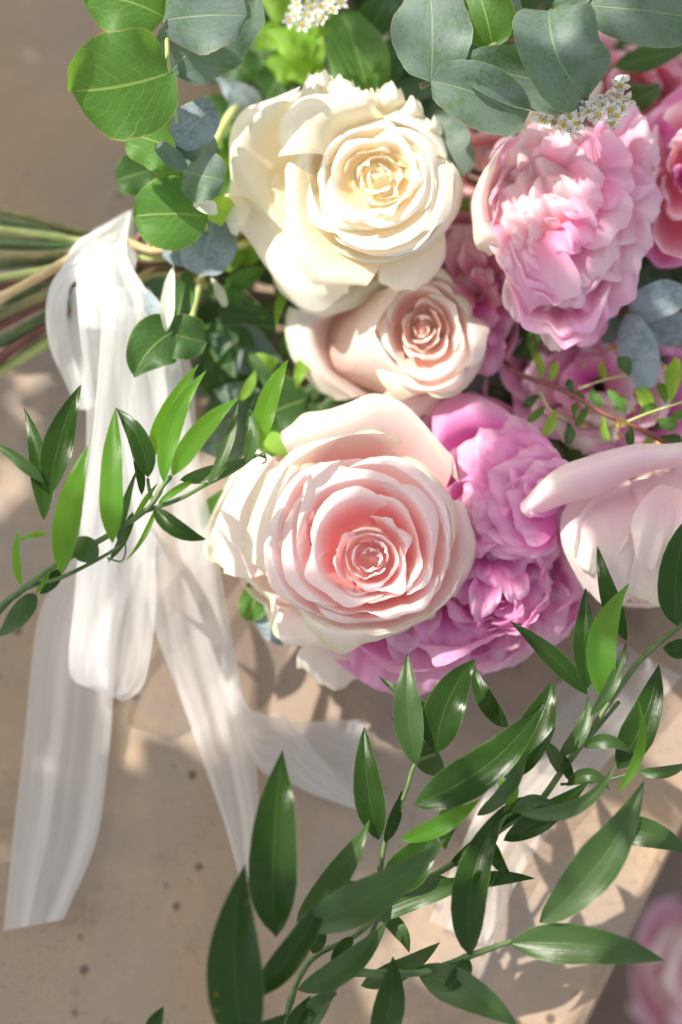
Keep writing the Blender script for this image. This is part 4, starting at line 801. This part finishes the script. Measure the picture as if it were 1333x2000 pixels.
rt = empty('ruscus_branch', U(800, 1600, 2), 'ruscus branch with broad dark leaves in the middle of the lower foliage', 'ruscus branch', 'ruscus branches')
tube('stem', [(745,1782,4.6),(744,1700,5.4),(760,1620,6.0),(792,1550,6.4),(812,1492,6.7),(852,1472,6.8)], 5, 3.5, M['stem_g'], rt)
tube('stem', [(930,1750,5.2),(968,1640,5.6),(985,1600,5.8),(1000,1590,5.8)], 4, 3, M['stem_g'], rt)
tube('stem', [(690,1905,4.0),(742,1785,4.6)], 5, 5, M['stem_g'], rt)
RC = [((853,1471,7.0),(928,1288,7.6),86,-14,0,'ruscus',.10), ((812,1493,7.0),(797,1276,7.6),62,-6,0,'ruscus_g',.12), ((872,1432,6.0),(740,1321,6.2),36,2,0,'ruscus',.1), ((992,1420,6.0),(925,1296,6.3),42,-10,0,'ruscus',.1),
      ((740,1640,6.6),(712,1420,7.1),62,-6,0,'ruscus',.14), ((807,1571,7.4),(1062,1372,8.4),96,22,0,'ruscus',.08), ((985,1520,6.8),(1080,1327,7.4),86,10,0,'ruscus',.12), ((868,1512,6.2),(790,1425,6.3),56,-4,0,'ruscus_g',.1),
      ((752,1645,6.0),(786,1543,6.2),26,3,0,'ruscus',.1), ((932,1592,7.2),(1030,1468,7.6),36,12,0,'ruscus_g',.12), ((990,1572,6.2),(968,1495,6.3),42,10,0,'ruscus_l',.1), ((748,1738,5.8),(852,1612,6.2),86,10,0,'ruscus',.1),
      ((918,1866,6.6),(985,1575,7.0),84,-22,0,'ruscus',.12), ((1056,1802,7.2),(1258,1526,8.6),98,18,0,'ruscus_g',.12), ((998,1842,6.6),(1298,1876,7.4),80,-10,0,'ruscus_g',.12), ((812,1895,6.0),(1012,2004,7.0),84,-8,0,'ruscus_g',.12),
      ((1010,1585,7.8),(1205,1486,8.4),34,34,0,'ruscus_g',.14), ((785,1640,7.2),(938,1560,7.6),46,8,0,'ruscus_l',.12), ((700,1800,5.4),(950,1712,5.8),52,-6,0,'ruscus_g',.12), ((582,1934,6.0),(756,1800,6.2),62,16,0,'ruscus_g',.12),
      ((610,1862,5.6),(632,1790,5.8),42,0,0,'ruscus',.1), ((745,1778,5.4),(738,1690,5.6),24,4,0,'ruscus',.1), ((950,1642,6.2),(885,1780,5.8),30,4,0,'ruscus',.1), ((705,1925,5.2),(860,1840,5.4),46,8,0,'ruscus_g',.1), ((900,1560,6.0),(870,1660,6.0),48,8,0,'ruscus',.1)]
RC += [((880,1690,5.2),(960,1610,5.6),34,8,0,'ruscus',.1), ((830,1720,5.0),(905,1745,5.2),26,-6,0,'ruscus_g',.1), ((1095,1515,5.9),(1050,1440,6.3),30,8,0,'ruscus_g',.12), ((960,1640,5.6),(1000,1710,5.5),32,8,0,'ruscus',.12), ((742,1782,5.0),(800,1860,5.2),36,-8,0,'ruscus_g',.12), ((742,1782,4.8),(660,1720,5.2),34,8,0,'ruscus',.12), ((690,1830,5.0),(650,1905,5.0),30,6,0,'ruscus',.12), ((600,1985,6.0),(660,1940,6.2),34,-6,0,'ruscus_g',.12), ((915,1868,6.4),(860,1935,6.4),40,-8,0,'ruscus',.12), ((812,1490,6.7),(765,1400,6.6),28,6,0,'ruscus',.12), ((1000,1590,6.8),(1090,1575,7.2),30,-14,0,'ruscus_g',.14)]
for i, (b, t, wd, bn, ro, mk, fo) in enumerate(RC): leaf(rt, b, t, wd, bend=bn*1.3, roll=ro, fold=fo, mat=mk, arch=.35, seed=400+i)

rq = empty('ruscus_branch', U(560, 1960, 2), 'ruscus branch at the bottom edge with the biggest blurred dark leaves nearest the camera', 'ruscus branch', 'ruscus branches')
tube('stem', [(545,2060,5.0),(560,1985,5.2),(585,1910,5.3),(620,1865,5.2),(690,1830,4.9),(742,1784,4.6)], 6, 5, M['stem_g'], rq)
tube('stem', [(560,2080,6.0),(620,1985,6.0),(668,1905,5.8),(740,1902,6.0),(830,1898,6.2),(915,1868,6.5),(1000,1838,6.6)], 12, 5, M['stem_g'], rq)
tube('stem', [(470,2040,8.0),(510,1930,8.0),(560,1845,8.0),(600,1790,7.8)], 8, 6, M['stem_g'], rq)
RD = [((538,1830,8.6),(553,1464,9.6),92,-8,0,'ruscus',.14), ((488,2080,9.2),(480,1688,9.8),108,-22,0,'ruscus',.12), ((498,1945,8.4),(640,1740,8.4),52,10,0,'ruscus',.12), ((575,1812,8.4),(868,1638,8.8),76,20,0,'ruscus_g',.10),
      ((580,1800,6.8),(722,1602,7.0),54,10,0,'ruscus_g',.1), ((735,2060,6.0),(768,1868,6.8),66,8,0,'ruscus',.1), ((562,2030,5.8),(608,1944,6.0),40,0,0,'ruscus',.1), ((285,2030,6.6),(320,1966,7.0),30,0,0,'ruscus',.1), ((430,2060,7.0),(560,1980,7.0),60,10,0,'ruscus',.1), ((500,1940,7.2),(600,1800,7.4),30,4,0,'ruscus_g',.1)]
for i, (b, t, wd, bn, ro, mk, fo) in enumerate(RD): leaf(rq, b, t, wd*1.1, bend=bn*1.2, roll=ro, fold=fo, mat=mk, arch=.35, seed=500+i)

# ------------------------------------------------------------------ spirea
def floret(parent, x, y, h, sz, seed, tilt=25):
    rs = np.random.RandomState(seed); c = U(x, y, h); r = sz*0.5*PX
    ax = Vector((rs.uniform(-.5, .5), rs.uniform(-.7, .2), 1)).normalized(); q = ax.to_track_quat('Z', 'Y')
    V, Fc = [], []; a0 = rs.uniform(0, 6)
    for k in range(5):
        a = a0+k*2*math.pi/5; nr, na = 5, 7; off = len(V)
        for i in range(nr):
            for j in range(na):
                t = i/(nr-1); wv = (j/(na-1)-.5)*2; ww = 0.62*math.sin(math.pi*min(1, .12+t*.86)**.8)+.02
                rr_ = r*(0.16+0.84*t*(1-0.10*wv*wv)); th = a+ww*wv*0.9
                V.append((rr_*math.cos(th), rr_*math.sin(th), r*(0.32*t*t+0.10*wv*wv*t)+0.0001*k))
        for i in range(nr-1):
            for j in range(na-1):
                b = off+i*na+j; Fc.append((b, b+1, b+na+1, b+na))
    V = [tuple(q @ Vector(v)+Vector(c)) for v in V]
    o = mesh_obj('floret', V, Fc, M['spw'], parent, np.zeros((len(V), 2)))
    V, Fc, mi = [], [], []
    def blob(px, py, pz, rad, m):
        off = len(V)
        for dz in (-1, 1): V.append((px, py, pz+dz*rad))
        for k in range(5):
            V.append((px+rad*math.cos(k*1.2566), py+rad*math.sin(k*1.2566), pz))
        for k in range(5):
            Fc.append((off+1, off+2+k, off+2+(k+1) % 5)); Fc.append((off, off+2+(k+1) % 5, off+2+k)); mi.extend([m, m])
    blob(0, 0, r*.10, r*.2, 0)
    for k in range(5): blob(r*.22*math.cos(a0+k*1.2566+.6), r*.22*math.sin(a0+k*1.2566+.6), r*.16, r*.12, 0)
    for k in range(12):
        a = rs.uniform(0, 6.28); rd = r*rs.uniform(.35, .7); blob(rd*math.cos(a), rd*math.sin(a), r*rs.uniform(.35, .6), r*.055, 1)
    V = [tuple(q @ Vector(v)+Vector(c)) for v in V]
    mesh_obj('stamens', V, Fc, [M['spy'], M['spd']], o, np.zeros((len(V), 2)), mi)
def spirea(label, root, pts, h, sz, seed, stalks=None):
    sp = empty('spirea_cluster', U(root[0], root[1], h-2), label, 'spirea flowers', 'spirea clusters')
    for i, p in enumerate(pts): floret(sp, p[0], p[1], h+(p[2] if len(p) > 2 else 0), sz, seed+i)
    for i, p in enumerate(pts): tube('stalk', [(root[0], root[1], h-1.6), ((root[0]+p[0])/2, (root[1]+p[1])/2, h-.8), (p[0], p[1], h-.05+(p[2] if len(p) > 2 else 0))], 1.6, 1.2, M['stem_l'], sp, n=5, seg=8)
    return sp
s1 = spirea('white spirea cluster with yellow centres resting on top of the salmon peony', (1140,205), [(1076,222),(1100,245,.1),(1128,240,.3),(1122,212,.1),(1150,222,.3),(1168,226,.5),(1138,204),(1175,205,.2),(1092,215),(1185,195,.1),(1205,228,.5),(1215,212,.4),(1195,240,.2),(1206,190,.3),(1222,200,.2),(1118,258,.0),(1082,242,-.1),(1212,170,.3),(1112,230,.4),(1062,235,.1),(1160,208,.4),(1192,215,.5)], 10.4, 44, 900)
tube('bud', [(1208,158,9.9),(1216,154,10.1),(1226,152,10.0)], 9, 6, M['spw'], s1)
spirea('pale spirea florets peeping out left of the peony cluster, under a eucalyptus leaf', (1040,205), [(1030,190),(1045,205),(1025,212),(1058,192),(1012,196)], 6.4, 34, 930)
spirea('white spirea cluster seen from below at the top edge above the cream rose', (600,-30), [(565,40),(590,48),(612,44),(600,30,.3),(630,36),(650,20),(645,2),(665,5),(580,10),(575,30),(625,12,.2),(608,14)], 8.8, 36, 950)
spirea('blurred spirea florets low behind the left of the lobed eucalyptus leaf at the top', (760,60), [(735,60),(750,80),(740,100),(765,110),(775,130),(725,40),(770,90),(745,130)], 4.4, 32, 970)

# spirea twig with small leaves
tw = empty('spirea_twig', U(1150, 790, 3), 'dark red spirea twig with tiny green leaves crossing the mauve peony at the right', 'twig')
tube('stem', [(985,705,4.6),(1010,728,5.0),(1060,748,5.4),(1110,766,5.7),(1180,808,6.0),(1250,838,6.1),(1345,890,6.2)], 5.5, 5, M['stem_r'], tw)
tube('side_twig', [(1225,824,6.1),(1270,806,6.5),(1350,780,6.9)], 3, 2.5, M['stem_l'], tw)
tube('side_twig', [(1130,760,5.8),(1180,742,5.9),(1230,732,5.8)], 2.5, 2, M['stem_l'], tw)
tube('side_twig', [(1055,765,5.4),(1075,800,5.4),(1110,822,5.3)], 2.5, 2, M['stem_l'], tw)
leaf(tw, (1205,828,6.3), (1226,824,6.5), 18, mat='bud', shape='round', fold=.3, name='bud')
rs = np.random.RandomState(5)
TL = [(1275,845,1240,900,34,'lime'),(1225,812,1180,752,26,'lime'),(1050,700,1040,640,30,'deep'),(1060,745,1035,670,28,'deep'),(1055,770,1020,800,26,'lime'),(1065,790,1025,830,24,'lime'),(1110,780,1150,775,26,'lime'),(1085,800,1055,860,34,'lime'),(1110,825,1105,875,30,'lime'),(1120,820,1125,780,24,'lime'),
      (1155,755,1180,800,30,'lime'),(1175,745,1170,705,24,'deep'),(1230,735,1205,690,40,'lime'),(1240,750,1275,810,44,'lime'),(1285,820,1330,830,40,'lime'),(1180,812,1190,870,26,'lime'),(1230,830,1230,880,28,'lime'),(1250,815,1290,790,30,'lime'),(1300,790,1285,740,34,'lime'),(1310,790,1322,680,50,'lime'),(1290,850,1340,860,34,'lime'),(1150,790,1120,840,26,'deep'),(1200,800,1220,770,30,'lime'),(1075,745,1090,700,26,'lime'),(1120,770,1105,735,24,'lime'),(1310,830,1345,800,30,'lime'),(1330,870,1290,890,30,'lime')]
for i, (bx, by, tx, ty, wd, mk) in enumerate(TL):
    h = 6.3-abs(1230-bx)/190+rs.uniform(-.5, .2)
    mk = ['deep', 'euc_g', 'euc_g', 'lime'][i % 4] if i not in (0, 13, 19) else mk
    leaf(tw, (bx, by, h), (bx+(tx-bx)*.85, by+(ty-by)*.85, h+rs.uniform(-.2, .3)), wd*.72, bend=rs.uniform(-6, 6), roll=rs.uniform(-25, 25), fold=.15, mat=mk, shape='spat', arch=.15, seed=600+i)
for i in range(16):
    x, y = rs.uniform(1120, 1333), rs.uniform(660, 870); floret_h = 4.4
    tube('seed_head', [(x, y, floret_h), (x+4, y+3, floret_h+.15), (x+8, y, floret_h)], 4, 3, M['spy'], tw, n=5, seg=5)

# ------------------------------------------------------------------ greenery filling the inside of the bouquet
def sprig(name, label, stem, leaves, group='leafy sprigs', cat='leaf sprig'):
    r = empty(name, U(stem[0][0], stem[0][1], max(0, stem[0][2]-1)), label, cat, group)
    tube('stem', stem, 4, 3, M['stem_g'], r)
    for i, l in enumerate(leaves): leaf(r, l[0], l[1], l[2], mat=l[3], shape=l[4] if len(l) > 4 else 'ovate', bend=l[5] if len(l) > 5 else 4, fold=.08, arch=.25, seed=700+int(l[0][0])+i)
    return r
sprig('lime_sprig', 'bright lime green leaves lit by the sun above the left of the cream rose', [(620,190,4.8),(600,120,5.6),(590,40,6.2)],
      [((605,110,6.0),(520,60,6.2),70,'lime'), ((600,80,6.2),(560,20,6.4),66,'lime'), ((600,120,5.8),(620,60,6.2),60,'lime'), ((610,140,5.4),(560,150,5.6),60,'lime'), ((580,150,5.0),(520,120,5.2),64,'lime'), ((550,60,5.4),(500,100,5.2),60,'lime'),
       ((600,130,5.2),(640,130,5.4),40,'lime'), ((560,30,5.4),(510,-10,5.4),60,'lime'), ((620,70,5.0),(640,-20,5.4),60,'lime'), ((560,110,4.8),(530,170,4.6),60,'lime')])
sprig('leaf_sprig', 'wide mid green leaf standing behind the top of the cream rose', [(720,260,4.6),(700,160,5.6),(690,60,6.4)],
      [((725,205,5.8),(668,20,6.6),120,'euc_g','round'), ((700,180,5.2),(800,60,5.6),90,'deep'), ((740,200,5.0),(800,200,5.2),80,'deep'), ((690,120,5.4),(640,40,5.6),70,'deep'), ((720,60,5.2),(760,-20,5.6),80,'deep')])
sprig('leaf_sprig', 'dark leaves in shade left of the cream rose, behind the round eucalyptus leaves', [(520,420,3.6),(480,300,4.4),(450,150,5.0)],
      [((500,220,4.8),(420,150,5.4),60,'euc_b'), ((480,240,5.0),(440,160,6.0),44,'euc_b'), ((500,160,4.6),(430,100,4.8),90,'deep'), ((520,190,4.6),(560,110,4.8),90,'deep'), ((480,300,4.6),(430,240,4.8),70,'euc_g'), ((470,340,4.6),(430,400,4.8),80,'euc_g'), ((460,260,4.4),(450,340,4.4),90,'lime'), ((470,420,4.2),(430,470,4.2),70,'deep'), ((520,150,4.0),(480,40,4.2),100,'deep'), ((450,240,3.6),(380,200,3.6),90,'deep')])
sprig('leaf_sprig', 'shaded green leaves and thin stalks below the left of the cream rose', [(330,560,3.6),(420,580,3.8),(560,600,3.4)],
      [((440,560,4.6),(520,520,4.8),50,'euc_g','lance'), ((500,600,4.4),(400,560,4.6),36,'euc_g','lance'), ((420,590,4.2),(540,610,4.4),40,'deep','lance'), ((540,640,3.8),(400,640,3.9),90,'deep'), ((420,650,3.4),(560,720,3.6),110,'euc','lance'), ((430,520,4.4),(480,470,4.6),50,'lime'), ((470,500,4.4),(520,480,4.4),46,'lime'),
       ((440,600,4.8),(410,540,5.2),20,'white_leaf'), ((560,560,4.4),(540,640,4.6),24,'lime','lance'), ((520,700,3.2),(420,720,3.4),90,'deep'), ((520,620,4.2),(480,590,4.3),20,'lime'), ((550,700,3.6),(560,620,3.8),24,'euc_g','lance')])
sprig('leaf_sprig', 'deep green leaves in the gap left of the small peach rose, above the largest rose', [(600,720,3.0),(520,780,3.4),(430,800,3.4)],
      [((600,780,3.8),(480,830,4.0),130,'deep'), ((560,760,3.8),(480,690,4.2),60,'deep'), ((500,800,3.6),(420,760,3.8),80,'euc'), ((480,860,3.0),(390,880,3.0),90,'euc'), ((560,840,3.8),(500,900,3.6),80,'euc_g'), ((540,720,4.2),(500,690,4.6),24,'lime'), ((600,700,4.2),(580,760,4.4),30,'lime'), ((470,780,4.6),(500,720,5.0),24,'lime','lance'), ((440,770,3.0),(410,680,3.0),90,'deep'), ((620,760,3.4),(640,830,3.4),60,'deep'), ((520,850,4.2),(590,890,4.2),40,'lime')])
sprig('leaf_sprig', 'small dark leaves behind the gap between the dusky bloom and the spirea twig', [(1000,650,2.2),(980,740,2.6),(1100,900,2.4)],
      [((1000,660,3.8),(1050,700,3.9),50,'deep'), ((1020,640,4.2),(1090,660,4.4),44,'deep'), ((1060,870,3.8),(1110,930,3.8),60,'deep'), ((1000,780,3.2),(940,760,3.2),70,'deep'), ((1150,920,3.4),(1090,880,3.6),50,'deep'), ((1060,890,3.2),(1000,820,3.2),60,'deep')])
sprig('leaf_sprig', 'dark leaf and green stalk showing between the cream rose and the salmon peony', [(940,400,4.6),(900,402,4.8),(860,405,4.8)],
      [((960,400,5.2),(870,402,5.2),34,'euc_g','lance',0), ((900,300,5.6),(850,230,5.8),70,'deep'), ((880,450,3.4),(900,540,3.4),60,'deep')])
sprig('leaf_sprig', 'dark green leaf and stem in the shade at the top right corner', [(1180,140,4.8),(1260,100,5.4),(1345,90,5.8)],
      [((1200,130,5.6),(1345,95,6.0),60,'deep','lance',0), ((1230,200,5.0),(1290,165,5.2),60,'deep'), ((1200,60,4.6),(1290,20,4.6),80,'deep'), ((1060,0,5.2),(990,-10,5.2),90,'deep'), ((800,0,4.8),(880,10,5.0),100,'deep')])
# leafy under-storey, uncountable dark leaves under the flowers
V, Fc, UVs = [], [], []
rs = np.random.RandomState(77)
def under_ok(x, y):
    return (x > 300+max(0, y-760)*1.4 and x > 300+max(0, 420-y)*.35) and not (x < 420 and y > 760)
for i in range(700):
    x, y = rs.uniform(290, 1500), rs.uniform(-150, 1080)
    if not under_ok(x, y): continue
    if x < 640 and y > 850: continue
    h = rs.uniform(0.5, 3.4)*(0.7 if x < 450 else 1); c = U(x, y, h)
    a = rs.uniform(0, 6.28); L = rs.uniform(.008, .016); W = L*rs.uniform(.3, .5); tz = rs.uniform(-.5, .5)
    d = np.array([math.cos(a), math.sin(a), tz]); d /= np.linalg.norm(d); s_ = np.cross(d, [0, 0, 1.0]); s_ /= np.linalg.norm(s_); upn = np.cross(s_, d)
    off = len(V)
    for j, (t, w_) in enumerate([(-1, .05), (-.6, .7), (0, 1), (.55, .75), (1, .05)]):
        for k in (-1, 0, 1): V.append(tuple(c+d*L*t+s_*W*w_*k+upn*W*(abs(k)*.25*w_)-np.array([0, 0, .25*L*t*t]))); UVs.append((.5+k*.45, (t+1)/2))
    for j in range(4):
        for k in range(2): b = off+j*3+k; Fc.append((b, b+3, b+4, b+1))
us = mesh_obj('foliage', V, Fc, M['deep'], None, np.array(UVs)); us['kind'] = 'stuff'; us['label'] = 'mass of dark leaves underneath and between the flowers of the bouquet'; us['category'] = 'foliage'

# ------------------------------------------------------------------ leafy branch added out of view, its leaf gaps shaped to set sun and shade
tb = empty('shade_branch', (-1.1, 1.0, 0.4), 'leafy branch added out of view, its gaps shaped to throw dappled shade', 'shade branch')
def poly_has(poly, x, y):
    inside = False; n = len(poly); j = n-1
    for i in range(n):
        if (poly[i][1] > y) != (poly[j][1] > y) and x < (poly[j][0]-poly[i][0])*(y-poly[i][1])/(poly[j][1]-poly[i][1])+poly[i][0]: inside = not inside
        j = i
    return inside
LIT = [(60,-80),(420,-140),(640,0),(800,120),(900,220),(990,340),(1010,520),(930,640),(900,760),(930,860),(915,930),(790,950),(640,1010),(570,1130),(530,1240),(300,1180),(60,1230),(-120,1230),(-100,700),(60,420),(100,100)]
litp = [tuple(U(x, y, 7.0)[:2]) for x, y in LIT]
SPOTS = [(1090,1740,70,0),(1140,1800,75,0),(1180,1720,50,0),(815,1850,26,0),(870,1790,26,0),(60,750,30,0),(20,940,20,0),(1300,1430,34,0),(560,1300,40,0),
 (790,1325,12,7.4),(1255,1390,16,6.5),(1112,1400,14,6.5),(1205,1560,22,8),(1170,1600,16,8),(1250,1630,24,6.4),(1160,1862,28,7),(1100,1850,16,7),(990,1935,14,6.7),(735,1795,20,6),(850,1600,18,7.4),(660,1750,14,8.4),(552,1490,16,9.4),(742,1455,14,7),(1020,1500,14,7.6),(1110,1495,14,8),
 (950,330,16,8.4),(940,420,18,8),(960,290,16,8.4),(1275,245,10,8),(830,40,24,11),(850,100,18,11),(800,110,14,11),(930,50,22,11.4),(1080,60,16,12),(1010,240,18,10.8),(1160,60,14,12),(950,20,12,11.4),(900,190,8,11),(695,700,12,6),(870,1210,16,5),(640,480,14,8),(1200,830,12,6),(1290,840,10,6)]
spw = [(U(x, y, h), r*PX, h) for x, y, r, h in SPOTS]
rs = np.random.RandomState(9); V, Fc, UVs = [], [], []
X1 = np.cross(SUNV, [0, 0, 1.0]); X1 /= np.linalg.norm(X1); X2 = np.cross(X1, SUNV)
def blocked_at(x, y):
    k = SUNV[:2]/SUNV[2]
    if poly_has(litp, x+k[0]*0.07, y+k[1]*0.07): return False
    for c, r, h in spw:
        if (x+k[0]*h*.01-c[0])**2+(y+k[1]*h*.01-c[1])**2 < (r+.0135)**2: return False
    return True
PART = [[(940,260),(1333,180),(1333,620),(1200,700),(1000,620),(900,420)], [(850,760),(1090,760),(1100,1000),(1130,1200),(900,1340),(640,1380),(600,1280),(860,1180),(930,1050)], [(740,560),(940,540),(960,780),(760,830)]]
partp = [[tuple(U(x, y, 7.0)[:2]) for x, y in q] for q in PART]
def partial(x, y):
    k = SUNV[:2]/SUNV[2]; return any(poly_has(q, x+k[0]*.07, y+k[1]*.07) for q in partp)
st_ = 0.0125
for gx in np.arange(-.50, .62, st_):
    for gy in np.arange(-.62, .60, st_):
        x, y = gx+rs.uniform(-.5, .5)*st_, gy+rs.uniform(-.5, .5)*st_
        if not blocked_at(x, y) or rs.rand() < (0.02 if not partial(x, y) else 0.50): continue
        d_ = rs.uniform(0.64, 0.76) if gx < 0.17 and gy > -.27 else rs.uniform(0.98, 1.12); c = np.array([x, y, 0])+SUNV*d_
        a = rs.uniform(0, 6.28); L = rs.uniform(.014, .020); W = L*rs.uniform(.45, .6)
        d = X1*math.cos(a)+X2*math.sin(a)+SUNV*rs.uniform(-.4, .4); d /= np.linalg.norm(d); s_ = np.cross(d, SUNV); s_ /= np.linalg.norm(s_); upn = np.cross(s_, d)
        off = len(V)
        for t, w_ in [(-1, .05), (-.5, .8), (0.05, 1), (.6, .7), (1, .05)]:
            for k in (-1, 0, 1): V.append(tuple(c+d*L*t+s_*W*w_*k+upn*W*abs(k)*.25*w_)); UVs.append((.5+k*.45, (t+1)/2))
        for j in range(4):
            for k in range(2): b = off+j*3+k; Fc.append((b, b+3, b+4, b+1))
fo = mesh_obj('foliage', V, Fc, M['deep'], tb, np.array(UVs)); fo['kind'] = 'stuff'
def limb(P, r0, r1):
    q = catmull(P, 24); Vv, Ff, uv = tube_geo(q, np.linspace(r0, r1, 24), 8); mesh_obj('limb', Vv, Ff, M['bark'], tb, uv)
oc = SUNV*0.85
limb([oc+[-.9, .9, -.2], oc+[-.45, .45, 0.03], oc+[0.2, .35, .02], oc+[.55, -.1, 0]], .02, .006)
limb([oc+[-.45, .45, .03], oc+[-.2, .1, .05], oc+[.1, -.45, .03]], .012, .004)
